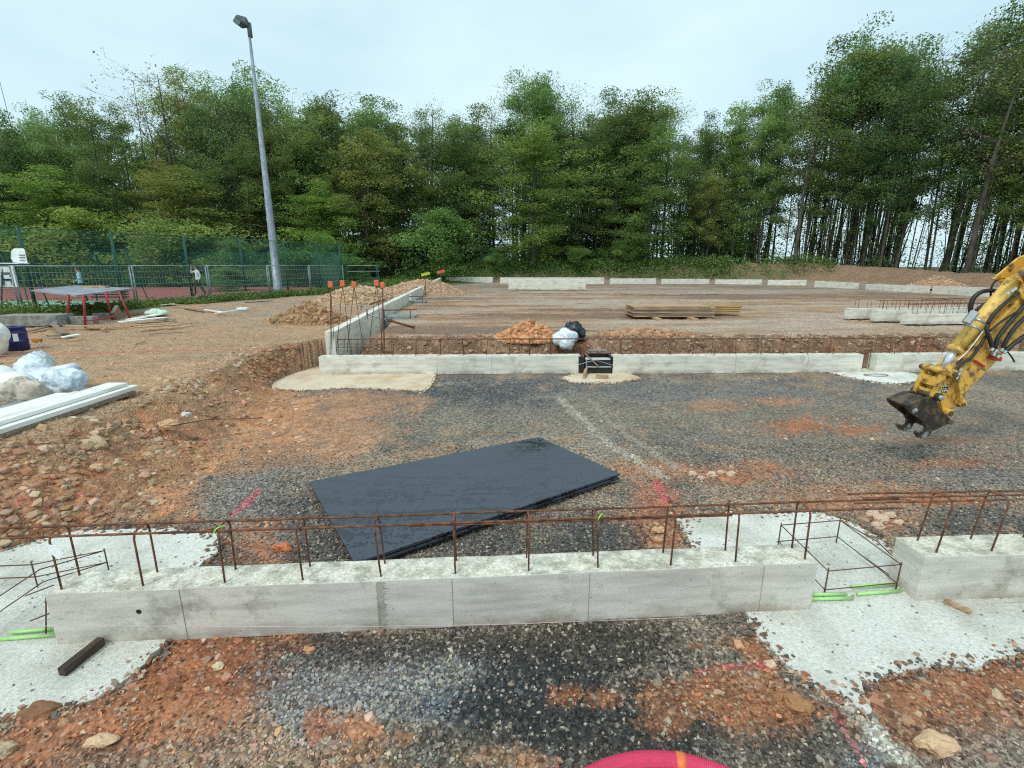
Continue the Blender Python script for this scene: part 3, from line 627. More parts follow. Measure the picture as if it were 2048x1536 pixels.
# dirt spilling over the edges of the pads
ex_, ey_ = [], []
for key_, q_ in PADW.items():
    for a_, b_ in zip(q_, q_[1:] + q_[:1]):
        L_ = math.hypot(b_[0] - a_[0], b_[1] - a_[1]); n_ = int(L_ * (260 if key_ in ('left', 'right') else 120))
        t_ = RNG.random(n_); o_ = RNG.normal(0, .055, n_) ; nx_, ny_ = -(b_[1] - a_[1]) / L_, (b_[0] - a_[0]) / L_
        ex_.append(a_[0] + (b_[0] - a_[0]) * t_ + nx_ * o_); ey_.append(a_[1] + (b_[1] - a_[1]) * t_ + ny_ * o_)
ex_, ey_ = np.concatenate(ex_), np.concatenate(ey_); m = ~((ey_ > yy_(ex_)) & (ey_ < yy_(ex_) + .3) & (ex_ < 2.5)); ex_, ey_ = ex_[m], ey_[m]
stones('pad_edge_dirt', ex_, ey_, .005 + .024 * RNG.random(len(ex_)) ** 3, vary(np.array([s2l(c) for c in [(150, 104, 76), (120, 112, 100), (176, 150, 126), (96, 90, 84)]])[RNG.integers(0, 4, len(ex_))], .7, 1.2, len(ex_)), CUB_V, CUB_F, .3, .42, .7, 'crumbs of soil and gravel along the edges of the concrete pads', np.full(len(ex_), .012))
n = 5000; xx, yy = RNG.uniform(-5, 8, n), RNG.uniform(1.5, 5.5, n); m = ~off_pads(xx, yy) & ~((yy > yy_(xx)) & (yy < yy_(xx) + .3) & (xx < 2.5)); xx, yy = xx[m], yy[m]
stones('pad_crumbs', xx, yy, .003 + .012 * RNG.random(len(xx)) ** 3, vary(np.tile(np.array(s2l((140, 132, 120))), (len(xx), 1)), .5, 1.2, len(xx)), CUB_V, CUB_F, .3, .42, .7, 'tiny crumbs lying on the concrete pads', np.full(len(xx), .014))
# single rocks one can point at
def rock(u, v, r, z, rgb, label, sx=1.0):
    p = P(u, v, z); bm = bmesh.new(); bmesh.ops.create_icosphere(bm, subdivisions=3, radius=1.0)
    sd_ = (u * 7 + v) % 97
    for w in bm.verts:
        c = w.co.copy(); k = 1 + 0.5 * float(fbm(c.x * 1.4 + sd_, c.y * 1.4 + c.z * 1.1, 3, 3)) + 0.22 * float(fbm(c.x * 4 + sd_, c.z * 4 + c.y * 3, 5, 2))
        w.co = Vector((c.x * k * r * sx, c.y * k * r * 0.8, max(c.z, -0.55) * k * r * 0.72))
    me = bpy.data.meshes.new('rock'); bm.to_mesh(me); bm.free()
    at = me.attributes.new('Col', 'FLOAT_COLOR', 'POINT'); c = s2l(rgb)
    for i in range(len(me.vertices)): at.data[i].color = (c[0], c[1], c[2], 1)
    me.materials.append(M['stone']); o = link_mesh('rock', me, None, (p.x, p.y, (gz(p.x, p.y) if z == 0 else z) + r * 0.25))
    return tag(o, label, 'rock', 'single rocks lying on the site')
for a in [(1868, 1500, .085, 0, (206, 172, 136), 'large pale knobbly rock at the lower right beside the clay', 1.3), (437, 1335, .04, 0, (216, 196, 162), 'small cream pointed stone lying on the orange clay below the near beam', 1),
          (286, 1318, .045, 0, (184, 132, 92), 'tan stone at the edge of the left pad below the near beam', 1.2), (78, 1428, .10, 0, (136, 96, 68), 'brown boulder half buried at the edge of the left pad', 1.2),
          (205, 1490, .05, 0, (206, 172, 136), 'flat cream stone in the clay at the lower left', 1.6), (12, 1512, .06, 0, (190, 166, 136), 'pale stone at the lower left corner of the ground', 1),
          (620, 1303, .035, 0, (192, 142, 100), 'tan stone on dark gravel below the middle of the near beam', 1.2), (1610, 1360, .05, 0, (176, 128, 88), 'brown stone on the edge of the right-hand pad', 1),
          (1594, 1418, .075, 0, (162, 118, 78), 'flat brown rock in the clay and gravel at lower right', 1.2), (1316, 1063, .06, 0.0, (206, 164, 124), 'upper of two tan stones behind the near beam', 1),
          (1314, 1082, .05, 0.0, (196, 150, 108), 'lower of two tan stones behind the near beam', 1), (565, 1102, .07, 0, (196, 116, 76), 'orange stone beside the corner of the dark panel', 1.2),
          (187, 895, .15, .42, (190, 164, 130), 'large tan boulder on the bank under the white boards', 1.1), (178, 848, .13, .58, (180, 158, 126), 'rounded boulder at the top of the bank beside the white boards', 1),
          (340, 855, .13, .4, (196, 160, 124), 'broad pale rock on the bank under the pink string', 1.3), (372, 832, .07, .45, (206, 204, 204), 'small whitish stone high on the bank beside the string', 1),
          (600, 880, .09, 0, (206, 168, 136), 'pale pink rock among rubble at the foot of the bank', 1.2), (195, 938, .08, .3, (196, 160, 126), 'tan stone low on the bank above a pink paint mark', 1), (1445, 1043, .04, 0, (200, 170, 142), 'small pale stone behind the near beam close to the pad edge', 1),
          (1240, 1322, .02, 0, (206, 196, 170), 'tiny cream pebble on the black gravel below the near beam', 1)]: rock(*a)
for k_, (u_, v_, r_) in enumerate([(1385, 952, .06), (1402, 960, .05), (1424, 955, .07), (1440, 948, .05), (1462, 952, .06), (1745, 1028, .07), (1762, 1040, .08), (1778, 1030, .06), (1755, 1052, .06), (1795, 1045, .05)]):
    grp = 'chalky stones of the left heap behind the near beam' if k_ < 5 else 'chalky stones of the right heap behind the gap in the beams'
    o_ = rock(u_, v_, r_, 0, (204, 176, 154), ('chalky pink stone, number %d from the left in the heap ' % (k_ % 5 + 1)) + ('right of the dark panel' if k_ < 5 else 'behind the right-hand pad')); o_['group'] = grp

# ------------------------------------------------------------------ concrete beams with reinforcement
def lerp2(a, b, t): return (a[0] + (b[0] - a[0]) * t, a[1] + (b[1] - a[1]) * t)
def beam_thing(a, b, w, z0, z1, label, mat='conc', seams=(), group=None, zb1=None, name='concrete_beam', sub=True, rough_top=True):
    """a->b: plan points of the front foot line; body subdivided with a slightly uneven top; seam grooves on the front face"""
    a3, b3 = Vector((a[0], a[1], 0)), Vector((b[0], b[1], 0)); d = (b3 - a3); L = d.length; d = d / L; nrm = Vector((-d.y, d.x, 0))
    root = empty(name, (a[0], a[1], z0), label, 'concrete beam', group); root['kind'] = 'thing'
    nx = max(8, int(L / 0.06)) if sub else 8; zt = lambda t: z1 + ((zb1 - z1) * t if zb1 is not None else 0)
    vs, fs = [], []
    prof = [(0, 0), (0, .5), (0, 1), (.33, 1), (.66, 1), (1, 1), (1, .5), (1, 0)]; np_ = len(prof)
    for i in range(nx + 1):
        t = i / nx; s = L * t
        for (q, h) in prof:
            wob = 0.006 * float(fbm(s * 3 + a[0] * 7, q * 2 + a[1], 5, 3)) if h == 1 else 0
            zz_ = z0 + (zt(t) - z0) * h + wob + (0.008 * float(fbm(s * 9, q * 9, 9, 2)) if 0 < q < 1 else 0)
            vs.append(a3 + d * (s + (0.004 * float(fbm(q * 5, h * 5, i, 2)) if i in (0, nx) else 0)) + nrm * (w * q) + Vector((0, 0, zz_)))
    for i in range(nx):
        for k in range(np_): fs.append((i * np_ + k, (i + 1) * np_ + k, (i + 1) * np_ + (k + 1) % np_, i * np_ + (k + 1) % np_))
    fs.append(tuple(range(np_))); fs.append(tuple(nx * np_ + k for k in range(np_))[::-1])
    body = MB().add(vs, fs).build('beam_body', M[mat], root, False, 0.006)
    if rough_top:
        body.data.materials.append(M['concrough'])
        for p in body.data.polygons:
            if p.normal.z > 0.8 and (p.center.z + z0) > z0 + (min(z1, zb1 or z1) - z0) * 0.9: p.material_index = 1
    for s in seams:
        c = a3 + d * s - nrm * 0.001; MB().box((c.x, c.y, (z0 + z1) / 2), (0.0035, 0.006, z1 - z0 - 0.02), math.atan2(d.y, d.x)).build('board_joint', M['seam'], root)
    return root, a3, d, nrm, L
def stirrup(root, c, nrm, off0, off1, z0, z1, r, mat='rust', lean=0.0, dirv=None, seg=6):
    lv = (dirv or Vector((0, 0, 0))) * lean; rad = min(0.05, (off1 - off0) * 0.3)
    pts = [c + nrm * off0 + Vector((0, 0, z0))]
    pts.append(c + nrm * off0 + Vector((0, 0, z1 - rad)) + lv * 0.9)
    pts.append(c + nrm * (off0 + rad * 0.3) + Vector((0, 0, z1 - rad * 0.3)) + lv)
    pts.append(c + nrm * (off0 + rad) + Vector((0, 0, z1)) + lv)
    pts.append(c + nrm * (off1 - rad) + Vector((0, 0, z1)) + lv)
    pts.append(c + nrm * (off1 - rad * 0.3) + Vector((0, 0, z1 - rad * 0.3)) + lv)
    pts.append(c + nrm * off1 + Vector((0, 0, z1 - rad)) + lv * 0.9)
    pts.append(c + nrm * off1 + Vector((0, 0, z0)))
    return MB().tube(pts, r, seg).build('stirrup', M[mat], root, True)

# near beam
NB, a3, d, nrm, L = beam_thing((-3.37, 3.03), (2.44, 3.41), 0.27, 0.0, 0.445, 'long grey concrete beam across the foreground, rusty rebar hoops on top', seams=(0.93, 2.92, 3.98, 5.38), group='concrete ground beams')
sx = []
for k, (u, v) in enumerate([(125, 1177), (286, 1172), (446, 1170), (601, 1167), (760, 1159), (910, 1153), (1058, 1146), (1197, 1138), (1343, 1132), (1474, 1128), (1612, 1121)]):
    p = P(u, v, 0.445); sx.append((p - a3).dot(d)); random.seed(k)
    st = stirrup(NB, a3 + d * sx[-1], nrm, 0.05, 0.215, 0.44, 0.885 + 0.004 * random.uniform(-1, 1), 0.0072, 'rust', random.uniform(-0.03, 0.01), d)
    if k in (2, 7):
        q = a3 + d * sx[-1] + nrm * 0.055 + Vector((0, 0, 0.872)); mb = MB()
        mb.tube([q + Vector((-.012, 0, -.02)), q + Vector((-.014, -.008, .0)), q + Vector((0, .0, .018)), q + Vector((.022, .03, .02)), q + Vector((.03, .034, .012))], 0.006, 5)
        mb.build('wire_tie', M['lime2'], st, True)
    if k == 0:
        q = a3 + d * sx[-1] + nrm * 0.045; o = MB().prism([q + Vector((-.015, -.008, .82)), q + Vector((.06, -.01, .81)), q + Vector((.10, -.012, .75)), q + Vector((.055, -.014, .70)), q + Vector((.0, -.012, .75))], (0, 0.002, 0)).build('paper_tag', M['paper'], st)
def bar(root, p0, p1, r, name='longitudinal_bar', mat='rust', sag=0.0, seg=6):
    pts = [p0.lerp(p1, t) + Vector((0, 0, -sag * math.sin(math.pi * t) + 0.0015 * math.sin(t * 23))) for t in [i / 12 for i in range(13)]]
    return MB().tube(pts, r, seg).build(name, M[mat], root, True)
def NBp(s, off, z): return a3 + d * s + nrm * off + Vector((0, 0, z))
bar(NB, NBp(-1.6, 0.06, 0.868), NBp(6.5, 0.06, 0.868), 0.0085); bar(NB, NBp(0.5, 0.075, 0.856), NBp(3.4, 0.075, 0.858), 0.007); bar(NB, NBp(2.6, 0.062, 0.853), NBp(5.1, 0.062, 0.853), 0.008)
bar(NB, NBp(-1.6, 0.20, 0.870), NBp(6.6, 0.205, 0.868), 0.0085); bar(NB, NBp(0.45, 0.19, 0.874), NBp(2.6, 0.19, 0.873), 0.008)
# tie hole, damp patch below a joint
MB().tube([NBp(0.62, -0.002, 0.265), NBp(0.62, 0.02, 0.265)], 0.019, 14).build('tie_hole', M['ink'], NB)
mb = MB()
random.seed(5)
o = mb.prism([NBp(2.36 + dx, -0.0025, z) for dx, z in [(.0, .435), (.05, .43)] + [(.035 + .05 * abs(float(fbm(k * .9, 3.1, 4, 3))) + (.03 if k % 7 == 0 else 0), .42 - .0065 * k) for k in range(60)] + [(-.008 + .008 * float(fbm(k * .5, 9., 2, 2)), .03 + .0135 * k) for k in range(30)]], nrm * 0.002).build('damp_stain', M['stain'], NB)
# right-hand beam
NR, b3, d2, nrm2, L2 = beam_thing((3.38, 3.51), (6.6, 3.66), 0.30, 0.0, 0.43, 'grey concrete beam running out of the photo at right in the foreground', seams=(1.35,), group='concrete ground beams')
for k, s in enumerate((0.14, 0.62, 1.10, 1.55, 2.0, 2.5, 3.0)):
    stirrup(NR, b3 + d2 * s, nrm2, 0.055, 0.235, 0.425, 0.90, 0.0072, 'rust', 0.05, d2)
def NRp(s, off, z): return b3 + d2 * s + nrm2 * off + Vector((0, 0, z))
bar(NR, NRp(-0.62, 0.08, 0.886), NRp(3.2, 0.07, 0.884), 0.008); bar(NR, NRp(-0.58, 0.21, 0.90), NRp(3.2, 0.21, 0.885), 0.008); bar(NR, NRp(-0.5, 0.15, 0.893), NRp(3.2, 0.12, 0.89), 0.0075)

# rebar frames in the gaps on the pads
def frame(name, label, quads, legs, extra, r=0.0052):
    root = empty(name, tuple(quads[0][0]), label, 'rebar frame', 'starter frames of rebar on the pads')
    for q in quads: MB().tube(q, r, 6).build('hoop', M['rust_dark'], root, True)
    for a_, b_ in legs: MB().tube([a_, b_], r * 1.15, 6).build('upright_bar', M['rust_dark'], root, True)
    for q in extra: MB().tube(q, r, 6).build('tie_bar', M['rust_dark'], root, True)
    return root
V = Vector
def hoop(z): return [P(1557, 1052, .18) * 1, ]
A1, A2, A3, A4 = P(1556, 1096, .02), P(1668, 1104, .02), P(1716, 1160, .02), P(1640, 1195, .02)
def up(p, z): return Vector((p.x, p.y, z))
c1, c2, c3, c4 = P(1556, 1092, .04), P(1673, 1082, .04), P(1792, 1176, .04), P(1648, 1190, .04)
frame('rebar_cage', 'rusty rebar frame standing on the pad in the gap right of the near beam',
      [[up(c1, z), up(c2, z), up(c3, z), up(c4, z), up(c1, z)] for z in (.09, .27)],
      [(up(c1, .02), up(c1, .29)), (up(c2, .02), up(c2, .30)), (up(c3, .02), up(c3, .29)), (up(c4, .02), up(c4, .30))],
      [[up(c2.lerp(c1, .1), .27), up(c2, .27), up(c2.lerp(c3, .55) + V((.1, .05, 0)), .25), up(c2.lerp(c3, .8) + V((.16, .05, 0)), .16)],
       [up(c2.lerp(c3, .45), .09), up(c2.lerp(c3, .8) + V((.06, .02, 0)), .06), up(c2.lerp(c3, .9) + V((.08, .02, 0)), .02)]])
e1, e2, e3, e4 = P(75, 1172, .03), P(218, 1142, .03), P(-60, 1290, .03), P(-120, 1180, .03)
frame('rebar_cage', 'rusty rebar frame on the pad left of the near beam',
      [[up(e4, z), up(e1, z), up(e2, z), up(e2, z) + V((-.32, -.28, 0)), up(e3, z), up(e4, z)] for z in (.12, .24)],
      [(up(e1, .02), up(e1, .26)), (up(e2, .02), up(e2, .26)), (up(e3, .02), up(e3, .26))], [[P(50, 1192, .06), P(108, 1170, .08)], [P(60, 1242, .05), P(104, 1225, .08)], [P(92, 1195, .3), P(92, 1268, .03)]])
def sleeve(p0, p1, label):
    o = MB().tube([p0, p1], 0.014, 8).build('sheathed_bar', M['limegreen'], None, True); return tag(o, label, 'sheathed bar', 'green sheathed bars at the beam ends')
sleeve(P(1622, 1198, .04), P(1706, 1196, .04), 'lime green sheathed bar low in the gap, sticking out of the near beam'); sleeve(P(1622, 1189, .06), P(1693, 1188, .06), 'dark-topped green bar just above the lime green one at the near beam end')
sleeve(P(1702, 1173, .05), P(1796, 1168, .05), 'upper green sheathed bar sticking out of the right-hand beam'); sleeve(P(1714, 1188, .04), P(1803, 1181, .04), 'lower green sheathed bar sticking out of the right-hand beam')
sleeve(P(22, 1265, .04), P(108, 1258, .04), 'upper green sheathed bar at the left end of the near beam'); sleeve(P(2, 1278, .03), P(112, 1270, .03), 'lower green sheathed bar at the left end of the near beam')

# second row
def beam2(u0, u1, v0, v1, label, ext=None, zt=.47, seams=(), hoops=True, n=10):
    a, b = P(u0, v0, 0), P(u1, v1, 0)
    if ext: b = a + (b - a) * ext
    root, q3, dd, nn, LL = beam_thing((a.x, a.y), (b.x, b.y), 0.3, 0.0, zt, label, 'concpale', seams, 'concrete ground beams')
    return root, q3, dd, nn, LL
B1 = beam2(640, 1160, 750, 747, 'pale concrete beam of the second row, left of the black formwork box', seams=(3.0, 4.4))
B2 = beam2(1225, 1722, 748, 745, 'pale concrete beam of the second row, right of the black formwork box', seams=(1.9, 3.2, 5.1))
B3 = beam2(1750, 2048, 745, 741, 'pale concrete beam of the second row, behind the excavator arm', ext=1.5)
for (root, q3, dd, nn, LL), s0, s1, st in ((B1, 1.85, 6.5, .58), (B2, .25, 6.3, .62), (B3, .5, 6, .62)):
    s = s0
    while s < s1:
        stirrup(root, q3 + dd * s, nn, .07, .23, .46, .9, .008, 'rust', random.uniform(-.05, .05), dd, 4); s += st * random.uniform(.9, 1.08)
    bar(root, q3 + dd * (s0 - .4) + nn * .08 + V((0, 0, .885)), q3 + dd * (s1 + .5) + nn * .08 + V((0, 0, .885)), .008, seg=4)
    bar(root, q3 + dd * (s0 - .4) + nn * .22 + V((0, 0, .885)), q3 + dd * (s1 + .3) + nn * .22 + V((0, 0, .885)), .008, seg=4)
# dense cage in the gap
cage = empty('rebar_cage', P(1735, 745, .02), 'narrow upright rebar cage in the gap between the two right-hand beams of the second row', 'rebar cage')
g0 = P(1737, 742, 0)
for k in range(5): MB().tube([g0 + V((-.25 + .13 * k, .05 + .04 * (k % 2), .02)), g0 + V((-.25 + .13 * k, .05 + .04 * (k % 2), .95 - .03 * k))], .009, 4).build('upright_bar', M['rust'], cage)
for z in (.15, .4, .65, .85): MB().tube([g0 + V((-.3, .02, z)), g0 + V((.32, .02, z)), g0 + V((.32, .2, z)), g0 + V((-.3, .2, z)), g0 + V((-.3, .02, z))], .006, 4).build('hoop', M['rust'], cage)
sleeve(P(1716, 741, .05), P(1742, 739, .07), 'bright green sheathed bar in the gap of the second row'); lp = P(1752, 750, .03)
o = MB().tube([lp + V((.3 * math.cos(t), .12 * math.sin(t), 0)) for t in [i * math.pi / 8 for i in range(17)]], .008, 5).build('wire_loop', M['rust_dark'], None, True); tag(o, 'dark wire loop lying on the pad in the gap of the second row', 'wire loop')

# long wall beam on the left running into the distance
WALLS = [((647, 12.75), (761, 19.7), 1.03, 1.12), ((764, 19.9), (818, 27.5), 1.13, 1.19), ((822, 28.0), (846, 34.5), 1.2, 1.25), ((849, 35.0), (866, 43), 1.26, 1.31), ((869, 43.5), (882, 53), 1.32, 1.38)]
wl_names = ['nearest piece of the tall wall beam on the left, white label on its end', 'second piece of the tall pale wall beam receding on the left', 'third piece of the tall pale wall beam receding on the left', 'fourth piece of the tall wall beam, beside the yellow-topped stake', 'farthest piece of the tall wall beam on the left, beside the orange-topped stake']
for k, ((u0, y0), (u1, y1), z0_, z1_) in enumerate(WALLS):
    a = (wall_x(y0) + .25, y0); b = (wall_x(y1) + .25, y1)
    r_ = beam_thing(a, b, 0.25, 0.0 if k < 2 else .3, z0_, wl_names[k], 'concpale', (), 'pieces of the wall beam', zb1=z1_, sub=False, rough_top=False)
    if k == 0:
        q = V((wall_x(12.75) + .12, 12.745, .86)); MB().box(q, (.09, .004, .16)).build('paper_label', M['paper'], r_[0])

# far rows
far = [(893, 565, 985, 566, 554, 'left end of the far row, beside the wall corner'), (1000, 567, 1208, 568, 555, 'behind the tall standing beam'), (1220, 568, 1312, 568, 557, 'just right of the tall standing beam'),
       (1323, 568, 1418, 568, 558, 'third from the right end of the far row'), (1430, 568, 1523, 569, 559, 'second from the right end of the far row'), (1535, 570, 1612, 571, 560, 'right end of the straight far row'),
       (1628, 574, 1712, 578, 562, 'at the far right corner of the site'), (1730, 579, 1852, 586, 568, 'on the right side, just before the corner'), (1863, 587, 1985, 594, 572, 'on the right side, beside the excavator arm')]
for (u0, v0, u1, v1, vt, lab) in far:
    zb = .66; a, b = P(u0, v0, zb), P(u1, v1, zb); tp = Y(u0, vt, a.y).z
    beam_thing((a.x, a.y), (b.x, b.y), 0.3, zb - .15, tp, 'far beam, ' + lab, 'concpale', (), 'far ground beams', zb1=Y(u1, vt + (4 if v1 > 572 else 0), b.y).z, sub=False)
a, b = P(1017, 582, .68), P(1171, 582, .68)
TB = beam_thing((a.x, a.y), (b.x, b.y), .35, .78, Y(1017, 559, a.y).z, 'tall pale concrete beam standing on blocks in the middle distance', 'concpale', (), None, sub=False, rough_top=False)
for t in (.12, .86):
    p = a.lerp(b, t); o = MB().box((p.x, p.y + .17, .71), (.35, .5, .16)).build('timber_block', M['woodgrey']); tag(o, 'timber block under the %s end of the tall standing beam' % ('left' if t < .5 else 'right'), 'timber block', 'blocks under the tall beam')
# stored beams at right
for k, (u0, v0, u1, v1, vt, lab) in enumerate([(1697, 641, 1940, 640, 617, 'rearmost of the three stored beams with rebar hoops'), (1752, 646, 2000, 645, 621, 'middle one of the three stored beams with rebar hoops'), (1813, 652, 2030, 651, 629, 'front one of the three stored beams, its end nearest the lens')]):
    a, b = P(u0, v0, .66), P(u1, v1, .66); zt_ = Y(u0, vt, a.y).z
    r_ = beam_thing((a.x, a.y), (b.x, b.y + .1), .3, .72, zt_, lab, 'concpale', (), 'stored beams at right', sub=False)
    s = .35
    while s < r_[4] - .1:
        stirrup(r_[0], r_[1] + r_[2] * s, r_[3], .06, .24, zt_ - .01, zt_ + .36, .009, 'rust', 0, r_[2], 4); s += .5
    for off in (.07, .23): bar(r_[0], r_[1] + r_[2] * .0 + r_[3] * off + V((0, 0, zt_ + .35)), r_[1] + r_[2] * r_[4] + r_[3] * off + V((0, 0, zt_ + .35)), .009, seg=4)
    for t in (.08, .8):
        p = a.lerp(b, t); o = MB().box((p.x, p.y + .12, .69), (.12, .45, .06)).build('timber_bearer', M['wooddark']); tag(o, 'dark timber bearer under the %s of the %s stored beam' % ('left end' if t < .5 else 'right end', ('rearmost', 'middle', 'front')[k]), 'timber bearer', 'bearers under the stored beams')
# ------------------------------------------------------------------ soil heaps
def heap(u, v, rx, ry, h, z, rgb, label, n=56, seed=1, yy_=None):
    c = P(u, v, z) if yy_ is None else V((Y(u, v, yy_).x, yy_, z)); c.y += ry * .8 if yy_ is None else 0
    g = np.linspace(-1.25, 1.25, n); X, YY = np.meshgrid(g, g); R = np.hypot(X, YY)
    hz = h * np.clip(1 - R ** 1.25, -.15, 1) * (1 + .35 * fbm(X * 1.6 + seed, YY * 1.6, seed, 3)) + .05 * h * fbm(X * 9, YY * 9, seed + 3, 4, .7)
    x, y = c.x + X * rx, c.y + YY * ry
    idx_ = np.arange(n * n).reshape(n, n); f = np.stack([idx_[:-1, :-1], idx_[:-1, 1:], idx_[1:, 1:], idx_[1:, :-1]], -1).reshape(-1, 4)
    m_ = R.ravel() < 1.22; keepf_ = m_[f].all(1)
    cc_ = np.array(s2l(rgb)) * (1 + .35 * fbm(x.ravel() * 3, y.ravel() * 3, seed, 4)[:, None])
    me = np_mesh('soil_heap', np.stack([X.ravel() * rx, YY.ravel() * ry, hz.ravel()], 1), f[keepf_], M['ground'], True, {'Col': ('POINT', cc_), 'grav': ('POINT', np.full(n * n, .35))})
    o = link_mesh('soil_heap', me, None, (c.x, c.y, z)); tag(o, label, 'soil heap', kind='thing')
    k = int(900 * (rx + ry)); t = RNG.random((k, 2)) * 2 * math.pi; q = np.sqrt(RNG.random(k)) * 1.1; qx, qy = q * np.cos(t[:, 0]), q * np.sin(t[:, 0])
    hzz = h * np.clip(1 - q ** 1.25, -.1, 1) * (1 + .35 * fbm(qx * 1.6 + seed, qy * 1.6, seed, 3))
    r = .012 + .10 * min(1, rx) * RNG.random(k) ** 4
    kk = len(r); kv = len(ICO_V); sc = RNG.uniform(.6, 1.2, (kk, 1, 3)) * r[:, None, None]
    vv = np.einsum('nij,nkj->nki', rand_rot(kk, RNG), (ICO_V[None] + RNG.normal(0, .14, (kk, kv, 3))) * sc) + np.stack([qx * rx, qy * ry, hzz + r * .1], 1)[:, None, :]
    ff = (ICO_F[None] + (np.arange(kk) * kv)[:, None, None]).reshape(-1, 3)
    col = np.repeat(vary(np.array(s2l(rgb)) * np.array([1.1, 1.17, 1.3]), .6, 1.4, kk), kv, 0)
    link_mesh('heap_stones', np_mesh('heap_stones', vv.reshape(-1, 3), ff, M['stone'], False, {'Col': ('POINT', col)}), o)
    return o
heap(598, 650, 1.5, 1.1, .68, Z_UP, (156, 120, 84), 'brown soil heap on the yard to the left of the wall beam', seed=2)
heap(702, 610, 2.6, 1.8, 1.1, Z_UP, (178, 148, 114), 'large pale soil heap in front of the end of the barrier fence', seed=5)
heap(830, 588, 3.4, 2.2, 1.0, Z_UP, (176, 142, 112), 'long low soil heap behind the wall beam, farther than the pale one', seed=8)
heap(1058, 680, .95, .55, .42, Z_IN, (190, 134, 90), 'orange soil heap beside the white and black bags', seed=11)
heap(1498, 530, 3.3, 1.5, 1.0, 1.75, (158, 128, 98), 'brown earth mound on the green berm at the far right of centre', seed=14, yy_=60.5)
heap(1900, 575, 2.4, 1.6, .8, .9, (170, 136, 104), 'small earth mound behind the far beam beside the excavator arm', seed=16)
heap(1300, 672, 1.3, .4, .12, Z_IN, (164, 124, 88), 'low spill of brown soil on the trench edge right of the bags', seed=17)

# ------------------------------------------------------------------ black panel on the gravel
def slab(pts, z0, th, mat, name, label, cat, lift=None):
    q = [V((p.x, p.y, z0 + (lift[i] if lift else 0))) for i, p in enumerate(pts)]
    o = MB().prism(q, (0, 0, th)).build(name, mat, bevel=.003); return tag(o, label, cat)
m, nt, bs, out = new_mat('wet_black_panel')
tc = N(nt, 'ShaderNodeTexCoord'); n1 = N(nt, 'ShaderNodeTexNoise', Scale=1.6, Detail=5.0, Distortion=2.2); mpp = N(nt, 'ShaderNodeMapping'); mpp.inputs['Scale'].default_value = (.45, 1.9, 1); mpp.inputs['Rotation'].default_value = (0, 0, .9); nt.links.new(tc.outputs['Object'], mpp.inputs['Vector']); nt.links.new(mpp.outputs[0], n1.inputs['Vector'])
vo = N(nt, 'ShaderNodeTexVoronoi', Scale=27.0); nt.links.new(tc.outputs['Object'], vo.inputs['Vector'])
n2 = N(nt, 'ShaderNodeTexNoise', Scale=9.0, Detail=5.0); nt.links.new(tc.outputs['Object'], n2.inputs['Vector'])
ad = N(nt, 'ShaderNodeMath', operation='ADD'); nt.links.new(maprange(nt, n1.outputs['Fac'], .35, .65, -.34, .40), ad.inputs[0]); nt.links.new(maprange(nt, n2.outputs['Fac'], .3, .7, .05, .62), ad.inputs[1])
lt = N(nt, 'ShaderNodeMath', operation='LESS_THAN'); nt.links.new(vo.outputs['Distance'], lt.inputs[0]); nt.links.new(ad.outputs[0], lt.inputs[1])
col = mixc(nt, lt.outputs[0], (.046, .057, .078), (.010, .013, .020)); nt.links.new(col, bs.inputs['Base Color'])
nt.links.new(maprange(nt, lt.outputs[0], 0, 1, .34, .10), bs.inputs['Roughness'])
bp = N(nt, 'ShaderNodeBump', Strength=.25, Distance=.004); nt.links.new(lt.outputs[0], bp.inputs['Height']); nt.links.new(bp.outputs[0], bs.inputs['Normal'])
M['panel'] = m
pc = [P(618, 961, .13), P(710, 1131, .09), P(1240, 947, .13), P(1078, 872, .15)]
cen = sum(pc, V()) / 4
low_ = [cen + (p - cen) * .985 + V((.02, -.01, 0)) for p in pc]
slab(pc, 0.088, .028, M['panel'], 'formwork_sheet', 'upper of two large wet black formwork panels lying on the gravel', 'formwork panel', [0, 0, .012, .02])
slab(low_, 0.045, .028, M['panel'], 'formwork_sheet', 'lower black panel almost hidden under the wet one on the gravel', 'formwork panel', [0, 0, .012, .02])
for (u, v, lab) in ((700, 985, 'near its left edge'), (1180, 960, 'near its right corner')):
    p = P(u, v, .03); o = MB().box((p.x, p.y, .018), (.5, .09, .05), .4).build('timber_batten', M['wooddark']); tag(o, 'dark timber batten holding up the black panels ' + lab, 'batten', 'battens under the black panels')
# wood blocks at the beam feet
def timber(p0, p1, w, h, mat, label, name='timber_offcut', cat='timber offcut', group=None, parent=None):
    p0, p1 = V(p0), V(p1); d = p1 - p0; L = d.length; c = (p0 + p1) / 2 + V((0, 0, h / 2))
    o = MB().box(c, (L, w, h), math.atan2(d.y, d.x), 0, -math.asin(max(-1, min(1, d.z / L)))).build(name, mat, bevel=.003); return tag(o, label, cat, group)
timber(P(125, 1352, .02), P(205, 1288, .02), .055, .06, M['wooddark'], 'dark wet timber offcut on the left pad under the near beam')
timber(P(1942, 1228, .02), P(1888, 1204, .02), .035, .035, M['wood'], 'pale wooden wedge under the right-hand beam')
